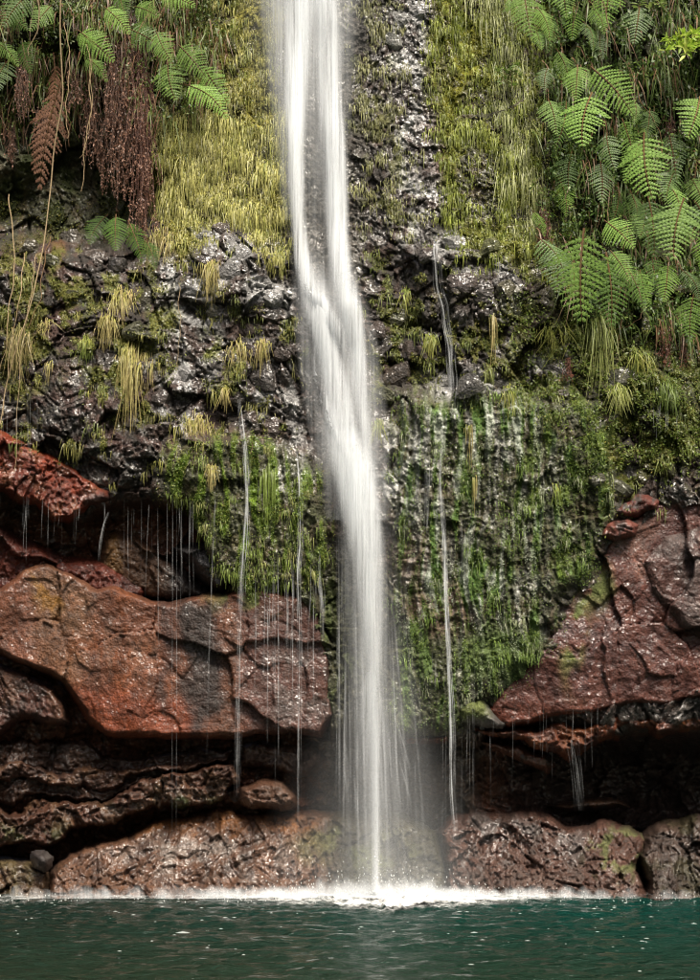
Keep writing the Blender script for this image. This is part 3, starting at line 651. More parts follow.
# side trickles: (points, widths, cover, label)
def trickle(pts, wid, cov, label, n=2, off=.06, free=None, cat='trickle', group=None, jit=1.2, name='water_trickle', split=None):
    core = n
    if name == 'water_trickle': n = n * 3; jit = jit * .6 + max(wid) * .28; cov = list(cov[:-1]) + [0]
    bx, by, bz = [float(q) for q in world(pts[-1][0], pts[-1][1], float(surfm(*pts[-1])) - off)]
    P = []
    for k in range(n):
        main = name != 'water_trickle' or k < core
        sc_ = 1.0 if name != 'water_trickle' else (.32 if main else gs(.14, .30)); cs = 1.0 if main else gs(.3, .8)
        j = gs(-jit, jit) * (.5 if main else 1.2); pp = [(a + j, b) for a, b in pts]
        if name == 'water_trickle' and not main: t0 = gs(0, .5); t1 = gs(.6, 1); cvk = [c_ * cs * (1 if t0 <= q / (len(cov) - 1) <= t1 else .15) for q, c_ in enumerate(cov)]
        elif name == 'water_trickle': cvk = [c_ * gs(.55, 1.0) * (1 - .45 * q / len(cov)) for q, c_ in enumerate(cov)]
        else: cvk = cov
        ys_ = np.array([p[1] for p in pp]); pp = [(a + gs(-.4, .4) * jit, b) for a, b in pp]
        if free is None: dp = hug(off + .004 * k)
        else:
            d0 = float(surfm(*pts[0])) - off; dmin = [d0]
            for a, b in pp[1:]: dmin.append(min(dmin[-1] - .012, float(surfm(a, b)) - .03 if b < free else 9))
            dp = dmin
        P.append(ribbon(pp, [w_ * sc_ * gs(.6, 1.1) for w_ in wid], [c_ * (1.15 if name == 'water_trickle' and main else .8) for c_ in cvk], dp, segs=max(12, int((ys_[-1] - ys_[0]) / 6)), cross=3, brk=True))
    V, F, C, Lf = join(P)
    o = mk(name, V, F, M_thread, None, {'cover': C, 'flow': Lf}, base=(bx, by, bz))
    return tag(o, label, cat, group)
trickle([(240, 400), (243, 430), (247, 465), (248, 500), (245, 540), (242, 580), (240, 640), (238, 760), (237, 800)], [3, 5, 7, 6, 4, 3, 3, 3, 2.5], [.2, .6, .95, .95, .85, .8, .75, .5, .2], 'strongest white trickle left of the main fall, off the mossy lip', 4, free=600)
trickle([(296, 440), (300, 480), (301, 540), (298, 570), (300, 640), (299, 740), (299, 850)], [3, 5, 5, 4, 3, 3, 3], [.3, .6, .6, .9, .8, .5, .15], 'thin white trickle just left of the main fall, over brown rock', 3, free=610)
trickle([(444, 430), (440, 480), (443, 520), (445, 548), (446, 600), (449, 660), (452, 720), (452, 790), (457, 850)], [3, 4, 4, 5, 6, 6, 6, 7, 6], [.2, .5, .4, .9, .9, .8, .8, .6, .15], 'strongest white trickle right of the main fall, off green moss', 5, free=560)
trickle([(437, 234), (434, 250), (438, 262), (437, 290), (444, 305), (446, 330), (452, 345), (450, 368), (454, 385), (448, 410)], [4, 8, 5, 4, 8, 5, 9, 6, 10, 4], [.2, .6, .3, .5, .25, .6, .3, .6, .35, .1], 'small cascade over dark blocks right of the fall', 4, .04, jit=2.5)
trickle([(318, 560), (322, 600), (323, 640)], [3, 4, 5], [.1, .7, .2], 'short wide trickle beside the main fall above brown rock', 3, free=600)
trickle([(215, 500), (212, 560), (209, 640), (206, 760)], [2, 2, 2, 2], [.5, .45, .35, .15], 'faint long trickle from the tip of the dark pointed block', 2, free=520)
trickle([(109, 512), (104, 522), (100, 540), (98, 562)], [1.5, 2.5, 2.5, 2], [.5, .7, .6, .1], 'short curved trickle spilling off the end of the red slab', 2, free=512)
trickle([(425, 450), (427, 490), (426, 535)], [2, 2.5, 2], [.2, .7, .2], 'short trickle over pale green rock right of the fall', 2, .04)
trickle([(150, 505), (148, 540), (146, 600)], [1.5, 2, 2], [.5, .4, .1], 'faint drip crossing the brown wedge of rock', 1, free=508)
trickle([(571, 740), (575, 770), (579, 812)], [3, 6, 9], [.28, .22, .0], 'faint fanning trickle off the reddish shelf into the dark hollow', 3, free=742, jit=4)
def drips(x0, x1, y0, y1, n, label, group, ln=(30, 110), cov=(.12, .6), wd=(.6, 1.25)):
    for k in range(n):
        a = gs(x0, x1); b = gs(y0, y1) - 4; l = gs(*ln) * random.choice([.6, 1, 1, 1.4]); c = gs(*cov); w_ = gs(*wd)
        trickle([(a, b), (a - gs(-1, 1), b + l * .5), (a - gs(-1, 2), b + l)], [w_, w_, w_ * 1.3], [0, c, c * .6, .0], label, 1, .05, free=b + 2, group=group, jit=0, name='water_drip', cat='drip')
drips(20, 110, 498, 512, 14, 'thin drip falling under the red slab at left', 'drips under the red slab', (25, 60))
drips(120, 205, 498, 514, 18, 'thin drip falling from the mossy lip beside the dark pointed block', 'drips off the left mossy lip', (30, 120))
drips(172, 184, 480, 500, 3, 'long thin drip left of the dark pointed block', 'long drips past the brown slab', (200, 300))
drips(255, 345, 545, 600, 26, 'thin drip between the left moss and the main fall', 'drips beside the main fall', (40, 170), (.3, .7), (1, 2.2))
drips(395, 480, 640, 740, 16, 'thin drip right of the main fall below the green moss', 'drips right of the main fall', (40, 150), (.2, .45))
drips(484, 600, 690, 745, 18, 'thin drip off the reddish shelf above the dark hollow', 'drips into the right hollow', (30, 80), (.15, .4))
drips(652, 682, 405, 420, 8, 'thin drip below the ferns at the right edge', 'drips at the right edge', (18, 40), (.4, .7))
drips(420, 470, 450, 540, 8, 'thin runnel down the pale green moss', 'runnels on the right moss curtain', (25, 80), (.3, .7))
drips(0, 40, 380, 410, 8, 'thin drip in front of the red slab at the left edge', 'drips at the left edge', (60, 130), (.25, .5))

# foam where the fall meets the pool
def foam_mat(name, gain):
    g = NG(name); co = g.n('ShaderNodeNewGeometry').outputs['Position']
    a = g.attr('cover').outputs['Fac']
    n = g.noise(co, 14, 5, .7); al = g.math('MINIMUM', g.math('MULTIPLY', g.mrange(g.math('ADD', n, g.math('MULTIPLY', a, .45)), .55, .85, 0, 1), g.math('MULTIPLY', a, gain)), 1.0)
    g.put(g.bsdf.inputs['Alpha'], al); g.bsdf.inputs['Base Color'].default_value = (.85, .86, .84, 1); g.bsdf.inputs['Roughness'].default_value = .8
    return g.m
M_foam = foam_mat('foam', 1.5)
fx = np.linspace(-6, 6, 500); fv = np.linspace(0, 1, 14); FX, FV = np.meshgrid(fx, fv)
strength = np.interp(FX, [-6, -3.6, -3.0, -1.6, -.8, 0, .3, .9, 2.0, 2.6, 3.6, 6], [.6, .6, .5, .42, .75, 1.2, 1.5, 1.2, .65, .3, .15, .1])
yback = -.12 + 0 * FX; wdt = np.interp(FX, [-6, -3.4, -2.6, -1, .3, 1.5, 3, 6], [1.1, 1.1, .6, .8, 1.5, .8, .35, .3])
wob = fbm(FX * 1.3, FX * 0, 3, 301) * .12
FY = yback - FV * wdt + wob + .16 * (1 - FV)
ht = np.sin(np.pi * np.clip(FV, 0, 1)) * .02 * (.6 + .5 * strength) + fbm(FX * 9, FY * 9, 3, 303) * .008
FZ = .016 + np.maximum(ht, 0)
FZ += np.clip(strength - .8, 0, 1) * np.maximum(fbm(FX * 14, FY * 14, 3, 311), 0) * .07
cv = strength * .85 * np.sin(np.pi * np.clip(FV * .9 + .1, 0, 1)) ** 1.3 * (.65 + .5 * fbm(FX * 2.5, FY * 6, 4, 305))
idx = np.arange(FX.size).reshape(FX.shape)
q = np.stack([idx[:-1, :-1], idx[1:, :-1], idx[1:, 1:], idx[:-1, 1:]], -1).reshape(-1, 4)
tag(mk('foam', np.stack([FX, FY, FZ], -1).reshape(-1, 3), q, M_foam, None, {'cover': cv.ravel()}), 'white foam along the foot of the rocks', 'foam', None, 'stuff')
# low splash spray thrown up behind the foam
P = []
for k in range(360):
    xx = np.clip(rng.normal(374, 90), -20, 720) if k < 300 else gs(-10, 700); h = gs(4, 12) * (1.6 if abs(xx - 374) < 60 else .8)
    P.append(ribbon([(xx, 893 - h), (xx + gs(-3, 3), 893 - h * .5), (xx + gs(-3, 3), 899)], [4, 12, 26], [0, .22, .45], [-.3, -.32, -.34], segs=6, cross=5))
V, F, C, Lf = join(P)
tag(mk('splash', V, F, M_veil, None, {'cover': C, 'flow': Lf}), 'soft white splash at the foot of the falling water', 'splash', None, 'stuff')
dv = []; df = []; dn = 0
for k in range(900):
    xx = rng.normal(.25, .75) if k < 650 else gs(-3.6, 3.6); r = gs(.002, .006); hh = abs(rng.normal(0, .16)) * math.exp(-abs(xx - .25) / 1.6) + .01; yy = gs(-.75, -.15)
    c = (xx, yy, hh); dv += [(xx - r, yy, hh), (xx + r, yy, hh), (xx, yy - r, hh), (xx, yy + r, hh), (xx, yy, hh + r * 2), (xx, yy, hh - r * 2)]
    for a_, b_ in ((0, 2), (2, 1), (1, 3), (3, 0)): df += [(dn + a_, dn + b_, dn + 4), (dn + b_, dn + a_, dn + 5)]
    dn += 6
M_drop = NG('droplet'); M_drop.bsdf.inputs['Base Color'].default_value = (.85, .87, .85, 1); M_drop.bsdf.inputs['Roughness'].default_value = .2; M_drop.bsdf.inputs['Alpha'].default_value = .6
tag(mk('droplets', dv, df, M_drop.m), 'fine white droplets thrown up round the foot of the fall', 'droplets', None, 'stuff')
# floating bubbles and droplet splashes on the pool
V = []; F = []; n = 0
M_bub = NG('bubble'); M_bub.bsdf.inputs['Base Color'].default_value = (.8, .85, .82, 1); M_bub.bsdf.inputs['Roughness'].default_value = .2; M_bub.bsdf.inputs['Alpha'].default_value = .38
for k in range(170):
    yb = -.4 - abs(rng.normal(0, 1.9)); 
    if yb < -5.5: continue
    xb = gs(-4, 4); r = gs(.004, .013) * (1.7 if random.random() < .1 else .8); asp = gs(1.2, 3)
    for i in range(8):
        a = i * math.pi / 4; V.append((xb + math.cos(a) * r * asp, yb + math.sin(a) * r * 1.5, .018))
    V.append((xb, yb, .018 + r * .6))
    for i in range(8): F.append((n + i, n + (i + 1) % 8, n + 8))
    n += 9
tag(mk('bubbles', V, F, M_bub.m), 'small pale bubbles and droplet rings scattered over the pool', 'bubbles', None, 'stuff')

# ------------------------------------------------------------------ hanging moss, leaves and other uncountable growth
class Cards:
    def __init__(s): s.V = []; s.F = []; s.C = []; s.n = 0
    def add(s, V, F, C):
        s.V.append(V); s.F.append(F + s.n); s.C.append(C); s.n += len(V)
    def build(s, name, mat, parent=None, base=None):
        V = np.vstack(s.V); C = np.vstack(s.C)
        return mk(name, V, np.vstack(s.F), mat, parent, {'col': C}, smooth=True, base=base)
def strands(cards, px, py, ln, wd, cols, out=.10, sway=.12, seg=3, off=.01, tipc=None):
    """many tapering drooping blades rooted on the rock at (px, py); ln, wd in metres"""
    n = len(px); Y0 = surf(px, py) - off
    x, y, z = world(px, py, Y0); t = np.linspace(0, 1, seg + 1)
    dx = rng.normal(0, sway, n) * ln; ou = np.abs(rng.normal(1, .4, n)) * out * ln
    ang = rng.uniform(-.9, .9, n)
    V = np.zeros((n, (seg + 1) * 2, 3)); C = np.zeros((n, (seg + 1) * 2, 3))
    for k, tt in enumerate(t):
        cx = x + dx * tt ** 1.3; cy = y - ou * math.sin(min(1, tt * 1.6) * math.pi / 2); cz = z - ln * (tt ** 1.15) + ln * .08 * math.sin(tt * math.pi)
        w_ = wd * (1 - tt) ** .6 * .5 + .0008
        V[:, 2 * k] = np.stack([cx - w_ * np.cos(ang), cy - w_ * np.sin(ang), cz], 1)
        V[:, 2 * k + 1] = np.stack([cx + w_ * np.cos(ang), cy + w_ * np.sin(ang), cz], 1)
        c = cols if tipc is None else cols * (1 - tt) + np.array(tipc) * tt
        C[:, 2 * k] = c; C[:, 2 * k + 1] = c
    b = np.arange(n)[:, None, None] * (seg + 1) * 2
    q = np.array([(2 * k, 2 * k + 2, 2 * k + 3, 2 * k + 1) for k in range(seg)])[None] + b
    cards.add(V.reshape(-1, 3), q.reshape(-1, 4), C.reshape(-1, 3))
def leaves(cards, px, py, size, cols, off=.03, spread=.08):
    """small folded leaf shapes scattered in a layer on the rock"""
    n = len(px); x, y, z = world(px, py, surf(px, py) - off - np.abs(rng.normal(0, spread, n)))
    u = rng.normal(size=(n, 3)); u[:, 2] -= .8; u[:, 1] -= .3; u /= np.linalg.norm(u, axis=1)[:, None]
    nn = rng.normal(size=(n, 3)) * .6; nn[:, 1] -= .7; nn[:, 2] += .8
    s = np.cross(nn, u); s /= np.linalg.norm(s, axis=1)[:, None] + 1e-6
    c = np.stack([x, y, z], 1); L_ = size[:, None]
    V = np.stack([c, c + u * L_ * .5 - s * L_ * .24, c + u * L_, c + u * L_ * .5 + s * L_ * .24], 1)
    F = np.arange(n * 4).reshape(n, 4)
    cards.add(V.reshape(-1, 3), F, np.repeat(cols, 4, 0))
def in_mask(mask, n, pw=1.0, box=None):
    """random pixels drawn with probability from a mask on the master grid"""
    p = (mask ** pw).ravel()
    if box is not None: p = p * ((X >= box[0]) & (X <= box[2]) & (Y >= box[1]) & (Y <= box[3])).ravel()
    cs = np.cumsum(p); k = np.searchsorted(cs, rng.uniform(0, cs[-1], n)); k = np.minimum(k, p.size - 1)
    return gx[k % len(gx)] + rng.uniform(-.6, .6, n), gy[k // len(gx)] + rng.uniform(-.6, .6, n)
def vary(base_, n, amt=.25, alt=None, p=.3):
    c = np.tile(np.array(base_, float), (n, 1)) * rng.uniform(1 - amt, 1 + amt, (n, 1))
    if alt is not None:
        m = rng.random(n) < p; c[m] = np.array(alt) * rng.uniform(.75, 1.2, (m.sum(), 1))
    return c
clump = sstep(-.25, .45, fbm(U * 6, W * 5, 3, 401))
def tresses(cards, mask, nc, per, ln, wd, c1, c2, alt=.35, box=None, out=.14):
    """strands hang in little tresses: each has a root, a length and a colour of its own"""
    a, b = in_mask(mask, nc, box=box); L0 = rng.uniform(*ln, nc) * rng.choice([.5, .8, 1, 1.5], nc); cc = vary(c1, nc, .4, c2, alt)
    k = np.repeat(np.arange(nc), rng.integers(per // 2, per * 2, nc)); n = len(k)
    aa = a[k] + rng.normal(0, 1, n) * (2 + L0[k] * 14); bb = b[k] + rng.normal(0, 2.2, n)
    strands(cards, aa, bb, L0[k] * rng.uniform(.35, 1.1, n), rng.uniform(*wd, n), np.clip(cc[k] * rng.uniform(.7, 1.3, (n, 1)), 0, 1), out, .13, seg=3, off=.015)
hm = Cards()
tresses(hm, yel * (.10 + clump ** 1.5), 1500, 9, (.03, .15), (.004, .010), (.33, .315, .085), (.21, .235, .05))
tresses(hm, yel * (.05 + clump), 700, 11, (.10, .24), (.004, .009), (.44, .42, .14), (.30, .31, .08), box=(150, 110, 292, 275))
tag(hm.build('hanging_moss', M_leaf), 'yellow green strands of moss draping the wall left of the fall', 'moss', None, 'stuff')
hm = Cards()
rgt = poly_mask([(424, -30), (560, -30), (568, 230), (560, 300), (500, 262), (440, 235), (432, 120)], 14)
tresses(hm, rgt * (.04 + clump ** 2 * (.3 + nS)), 1000, 9, (.04, .16), (.004, .009), (.27, .31, .06), (.16, .20, .02), .45)
tresses(hm, poly_mask([(480, -30), (510, -30), (545, 230), (520, 262), (500, 140)], 10) * (.1 + clump), 160, 12, (.14, .32), (.004, .010), (.32, .34, .14), (.20, .23, .07))
tresses(hm, poly_mask([(352, -20), (392, -20), (420, 235), (370, 250), (356, 100)], 14) * clump ** 2, 330, 7, (.03, .12), (.004, .009), (.24, .24, .10), (.15, .16, .05))
tag(hm.build('hanging_moss', M_leaf), 'green strands of moss draping the wall right of the fall', 'moss', None, 'stuff')
cu = Cards()
a, b = in_mask((rgt + yel) * (.1 + moss), 22000); n = len(a)
leaves(cu, a, b, rng.uniform(.012, .032, n), vary((.17, .18, .03), n, .5, (.27, .26, .05), .3), .0, .03)
tag(cu.build('cushion_moss', M_leaf), 'short moss cushions between the hanging strands', 'moss', None, 'stuff')
# cushion moss on the two dripping curtains
cu = Cards()
a, b = in_mask(cR * (.35 + nA) * (.25 + nS), 30000); n = len(a)
pm_ = surf(a, b) * 0 + palegreen[np.clip(((b - gy[0]) / ST).astype(int), 0, len(gy) - 1), np.clip(((a - gx[0]) / ST).astype(int), 0, len(gx) - 1)]
cc_ = vary((.095, .155, .035), n, .45, (.15, .20, .03), .35); cc_ = cc_ * (1 - pm_[:, None] * .8) + np.array((.44, .47, .38)) * pm_[:, None] * .8  # leaf colour repeats the painted pale highlights of the curtain
leaves(cu, a, b, rng.uniform(.010, .024, n), cc_, .0, .012)
a, b = in_mask(cL * (.05 + nS) * (.3 + nA), 12000); n = len(a)
leaves(cu, a, b, rng.uniform(.010, .024, n), vary((.11, .165, .025), n, .45, (.20, .22, .035), .3), .0, .010)
tresses(cu, cR * (.2 + nS) * nA, 260, 7, (.03, .10), (.003, .007), (.16, .24, .05), (.28, .31, .18))
tresses(cu, cL * nA, 170, 8, (.04, .12), (.003, .008), (.15, .20, .04), (.26, .27, .09))
tag(cu.build('cushion_moss', M_leaf), 'dripping green cushion moss on both sides of the fall', 'moss', None, 'stuff')
cu = Cards()
a, b = in_mask(moss * (1 - cR) * (1 - cL) * (FRONT < 9) * (Y > 200), 26000, 1.5, (-20, 200, 720, 560)); n = len(a)
leaves(cu, a, b, rng.uniform(.014, .035, n), vary((.12, .14, .025), n, .4, (.19, .17, .04), .3), .0, .02)
a, b = in_mask(poly_mask([(500, 300), (640, 330), (720, 350), (720, 470), (620, 480), (530, 400)], 20) * (.1 + clump), 9000); n = len(a)
leaves(cu, a, b, rng.uniform(.014, .04, n), vary((.11, .16, .025), n, .4, (.17, .20, .04), .3), .0, .05)
tresses(cu, beltL * nM, 260, 8, (.04, .14), (.004, .009), (.26, .25, .07), (.16, .19, .05))
tresses(cu, beltR * nM, 260, 8, (.04, .14), (.004, .009), (.20, .23, .06), (.13, .17, .04))
a, b = in_mask((beltL + beltR) * nM, 13000); n = len(a)
leaves(cu, a, b, rng.uniform(.010, .03, n), vary((.14, .16, .03), n, .5, (.22, .21, .05), .3), .0, .014)
tag(cu.build('ground_cover', M_leaf), 'small leaves and moss tufts on the broken rock belt', 'ground cover', None, 'stuff')
# dark leafy undergrowth behind the ferns
un = Cards()
TR = poly_mask([(552, -40), (740, -40), (740, 345), (690, 345), (640, 330), (600, 320), (565, 290), (540, 200), (545, 100)], 16)
TL = poly_mask([(-60, -40), (165, -40), (215, -40), (222, 60), (190, 110), (160, 110), (100, 100), (60, 120), (-60, 130)], 16)
for (mk_, nn_, c1_, c2_, s0, s1, sp) in [(TR, 20000, (.05, .095, .018), (.12, .18, .03), .02, .06, .16), (TL, 13000, (.06, .10, .018), (.15, .19, .04), .02, .055, .14)]:
    a, b = in_mask(mk_ * (.05 + clump), nn_); n = len(a)
    leaves(un, a, b, rng.uniform(s0, s1, n), vary(c1_, n, .4, c2_, .35), .02, sp)
a, b = in_mask(TR * (.05 + nA), 2500); n = len(a)
strands(un, a, b, rng.uniform(.1, .4, n), rng.uniform(.008, .018, n), vary((.10, .15, .03), n, .4, (.22, .13, .07), .3), .3, .2, seg=3, off=.12)
a, b = in_mask(TL * (.05 + nA), 2500); n = len(a)
strands(un, a, b, rng.uniform(.1, .45, n), rng.uniform(.008, .016, n), vary((.13, .17, .04), n, .4, (.20, .11, .06), .45), .3, .2, seg=3, off=.12)
tag(un.build('undergrowth', M_leaf), 'dense dark green undergrowth at the top corners of the cliff', 'undergrowth', None, 'stuff')

# ------------------------------------------------------------------ ferns
def frond_mesh(seed, npin=19, wide=.34, droop=.22, dense=8, curl=0.0, lean=.3):
    r = np.random.default_rng(seed); V = []; F = []; M = []
    def rach(t): return np.array([curl * math.sin(t * 2.2) * .12, -droop * math.sin(min(1, t * 1.1) * math.pi * .62), -t * .96])
    T = np.linspace(0, 1, 14)
    for k, t in enumerate(T):
        p = rach(t); w_ = .010 * (1 - t) + .0025
        V += [p + (-w_, 0, 0), p + (0, -w_, 0), p + (w_, 0, 0)]
    for k in range(13):
        for j in range(2): F.append((3 * k + j, 3 * k + 3 + j, 3 * k + 4 + j, 3 * k + 1 + j)); M.append(1)
    for i in range(npin):
        t = .10 + .9 * (i + .5) / npin; sh = min(1, (t - .02) / .22) ** .6 * (1 - max(0, (t - .30) / .70)) ** .75 + .02
        sp = .9 / npin
        for sgn in (-1, 1):
            ln = wide * sh * r.uniform(.9, 1.08); p0 = rach(t + r.uniform(-.004, .004))
            tilt = lean + r.normal(0, .05); tw = r.normal(0, .06)
            d = np.array([sgn * math.cos(tilt), tw, -math.sin(tilt)])
            K = max(3, int(dense * (.4 + .6 * sh))); base_w = sp * .40
            up_ = np.array([0, -.05, 1.0])
            n0 = len(V)
            for k in range(K + 1):
                s = k / K; V.append(p0 + d * ln * s + np.array([0, .10 * ln * s * s, -.16 * ln * s * s]))
            for k in range(K):
                s = (k + .2) / K; s2 = (k + .8) / K; f = lambda q: p0 + d * ln * q + np.array([0, .10 * ln * q * q + .003, -.16 * ln * q * q])
                w_ = base_w * (1 - s) ** .4 * r.uniform(.9, 1.1); a0 = len(V); sk = d * ln / K * .55
                V += [f(s) + up_ * w_ * .8 + sk, f(s2) + up_ * w_ + sk, f(s) - up_ * w_ * .8 + sk, f(s2) - up_ * w_ + sk]
                F.append((n0 + k, n0 + k + 1, a0 + 1, a0)); F.append((n0 + k + 1, n0 + k, a0 + 2, a0 + 3)); M += [0, 0]
    return np.array(V), F, M
def frond_data(name, mat, **kw):
    V, F, M = frond_mesh(**kw); me = bpy.data.meshes.new(name)
    me.from_pydata([tuple(v) for v in V], [], [f if f[2] != f[3] else f[:3] for f in F])
    me.materials.append(mat); me.materials.append(M_stem)
    me.polygons.foreach_set('material_index', M); me.update(); return me
FR = {}
for key, mat in (('g', M_frond), ('d', M_frond_d), ('b', M_frond_b)):
    FR[key] = [frond_data('frond', mat, seed=k, npin=(15, 17, 14)[k], wide=(.33, .27, .38)[k], droop=(.22, .30, .15)[k], curl=(0, 1, -1)[k], lean=(.28, .40, .22)[k]) for k in range(3)]
def frond(parent, pbase, ptip, key='g', v=0, out=.18, yaw=0.0, wide=1.0):
    ax, ay = pbase; bx, by = ptip
    Y0 = float(min(surf(ax, ay), surf((ax + bx) / 2, (ay + by) / 2), surf(bx, by))) - out + .10
    x, y, z = [float(q) for q in world(ax, ay, Y0)]
    o = bpy.data.objects.new('frond', FR[key][v]); COL.objects.link(o); o.parent = parent
    o.location = Vector((x, y, z)) - parent.location
    L_ = math.hypot(bx - ax, by - ay) / 100 * (CAMD + Y0) / CAMD * (1.0 if key == 'b' else gs(1.0, 1.25)); wide = wide * (1 if key == 'b' else gs(.78, 1.02))
    ang = math.atan2(bx - ax, by - ay)               # 0 = straight down, + = to the right
    o.rotation_euler = (R(random.uniform(-10, 6)), -ang, R(yaw + random.uniform(-12, 12)))
    o.rotation_mode = 'XYZ'; o.scale = (L_ * wide, L_, L_)
    return o
def fern(label, fronds, group='ferns on the cliff'):
    xs_ = [f[0][0] for f in fronds]; ys_ = [f[0][1] for f in fronds]
    cx, cy = sum(xs_) / len(xs_), sum(ys_) / len(ys_)
    e = empty('fern', [float(q) for q in world(cx, cy, float(surf(cx, cy)))], label, 'fern', group)
    for f in fronds: frond(e, *f)
    return e
# right hand ferns
fern('pale fern at the top edge just right of the mossy wall', [((524, -14), (536, 38), 'g', 2, .2, 0, 1.1), ((508, -4), (522, 24), 'g', 0, .2)])
fern('small fern at the top edge right of the pale one', [((558, -22), (564, 20), 'g', 0, .22), ((546, -10), (556, 14), 'd', 1, .2)])
fern('short wide fern hanging from the top edge toward the right corner', [((616, -26), (612, 27), 'g', 2, .26, 0, 1.1)])
fern('pair of narrow fronds beside the mossy wall', [((556, 48), (563, 90), 'g', 1, .24, 0, .8), ((536, 30), (542, 56), 'g', 0, .2), ((548, 66), (546, 93), 'd', 2, .22)])
fern('large central fern with broad pale fronds in the upper right', [((592, 92), (588, 152), 'g', 2, .42, 0, 1.05), ((578, 64), (576, 106), 'g', 0, .34, 0, 1.2), ((590, 66), (626, 112), 'g', 0, .36, 0, 1.15), ((566, 96), (548, 150), 'd', 1, .26)])
fern('slender fern left of the large central fern', [((548, 98), (552, 142), 'g', 0, .26, 0, 1.0), ((556, 104), (566, 138), 'd', 1, .2)])
fern('bright fern with one long broad frond near the right', [((644, 132), (656, 200), 'g', 2, .44, 0, 1.0), ((640, 140), (624, 184), 'g', 0, .34, 0, 1.0)])
fern('dull green fern above the long broad frond', [((650, 108), (646, 142), 'd', 0, .3, 0, 1.3), ((664, 70), (670, 92), 'd', 2, .25)])
fern('pale fern at the right edge under the bright leafy shrub', [((700, 96), (682, 142), 'g', 0, .3, 0, 1.2), ((716, 140), (706, 176), 'g', 0, .3)])
fern('fern with arching fronds at the right edge', [((684, 198), (676, 264), 'g', 2, .40, 0, 1.0), ((668, 206), (688, 240), 'g', 0, .34), ((694, 200), (712, 256), 'd', 0, .3)])
fern('dark fern in the shade between two bright ferns', [((648, 196), (650, 264), 'd', 0, .24, 0, 1.1), ((630, 190), (628, 232), 'd', 1, .18)])
fern('lowest large fern with a long pale frond hanging over the broken rock', [((584, 228), (588, 310), 'g', 2, .46, 0, .92), ((604, 220), (628, 250), 'g', 0, .40, 0, 1.2), ((610, 250), (626, 282), 'g', 0, .4, 0, 1.1), ((606, 252), (608, 322), 'd', 0, .34)])
fern('small dark fern left of the lowest large fern', [((536, 236), (550, 290), 'd', 1, .24), ((532, 210), (540, 236), 'g', 1, .2), ((556, 246), (552, 300), 'd', 0, .22)])
fern('bright fern cut by the right edge below the arching one', [((694, 292), (694, 342), 'g', 2, .36, 0, 1.1)])
fern('faint fern below the central fern', [((600, 160), (596, 212), 'd', 0, .22), ((572, 150), (572, 190), 'd', 2, .2), ((618, 182), (604, 226), 'd', 1, .22), ((560, 180), (562, 220), 'g', 1, .16)])
fern('shaded fern high in the right corner', [((640, 4), (632, 52), 'd', 0, .24), ((600, 30), (604, 66), 'd', 2, .22), ((582, 20), (584, 56), 'd', 1, .2), ((668, 130), (674, 180), 'd', 0, .2)])
fern('overlapping fronds filling the gap right of the central fern', [((622, 118), (632, 160), 'g', 0, .30), ((606, 132), (616, 172), 'd', 2, .28), ((634, 100), (628, 134), 'g', 1, .26)])
fern('fronds spilling from the top edge between the first two ferns', [((536, 6), (544, 44), 'g', 1, .22), ((552, 14), (548, 50), 'd', 0, .2), ((574, 2), (572, 42), 'g', 0, .22), ((590, 6), (598, 40), 'g', 1, .24)])
fern('fern at the right edge halfway down the leafy bank', [((690, 176), (700, 214), 'g', 0, .34), ((676, 168), (664, 206), 'd', 2, .3), ((704, 230), (698, 280), 'g', 1, .34)])
fern('fern hanging beside the long green grass', [((624, 262), (640, 304), 'd', 0, .3), ((640, 270), (650, 306), 'g', 2, .3), ((572, 262), (566, 300), 'g', 1, .3)])
fern('fern half hidden above the arching fern at the right edge', [((664, 180), (668, 226), 'g', 1, .34), ((646, 208), (634, 246), 'g', 0, .3)])
fern('green fronds low on the leafy bank near the right edge', [((668, 262), (662, 300), 'g', 0, .32), ((680, 268), (690, 304), 'd', 1, .3), ((652, 256), (660, 290), 'd', 2, .28)])
# left hand ferns
fern('fronds crossing above the brown hanging clumps', [((104, 6), (128, 34), 'g', 0, .42), ((146, 16), (132, 48), 'd', 1, .42), ((156, 30), (176, 62), 'g', 2, .4)])
fern('fronds at the left edge below the corner fern', [((-8, 40), (16, 72), 'g', 1, .3), ((22, 40), (34, 76), 'd', 0, .3), ((8, 60), (4, 96), 'd', 2, .3)])
fern('bright fern arching right near the top left', [((78, 30), (116, 66), 'g', 0, .40, 0, .9), ((76, 34), (100, 60), 'g', 1, .34), ((84, 58), (110, 98), 'g', 1, .36, 0, .8)])
fern('fern at the top edge left of the yellow moss', [((158, -6), (202, 20), 'g', 0, .36, 0, .9), ((134, 6), (164, 26), 'g', 0, .3), ((128, 28), (168, 52), 'd', 0, .3), ((170, -20), (212, 10), 'g', 1, .3)])
fern('cluster of bright fronds hanging over the yellow moss', [((178, 44), (204, 78), 'g', 0, .32, 0, 1.0), ((202, 64), (228, 96), 'g', 2, .36, 0, .85), ((184, 84), (220, 130), 'g', 1, .30, 0, .9), ((168, 60), (180, 100), 'g', 2, .28)])
fern('dull fern in the far top left corner', [((30, -8), (6, 36), 'd', 0, .3), ((52, 4), (30, 40), 'g', 1, .3), ((10, 8), (34, 34), 'd', 2, .3), ((118, -10), (130, 26), 'd', 0, .28)])
fern('withered brown fern frond hanging at the left with curled ribs', [((60, 84), (44, 206), 'b', 2, .42, 20, .40), ((54, 110), (40, 180), 'b', 0, .36, -25, .42), ((58, 60), (58, 130), 'b', 2, .3, 15, .34)], 'withered ferns')
fern('young green fern under the brown hanging clumps', [((116, 214), (118, 256), 'd', 0, .12), ((128, 220), (140, 262), 'd', 1, .12), ((108, 214), (96, 246), 'd', 2, .12), ((146, 240), (154, 272), 'd', 1, .1)])

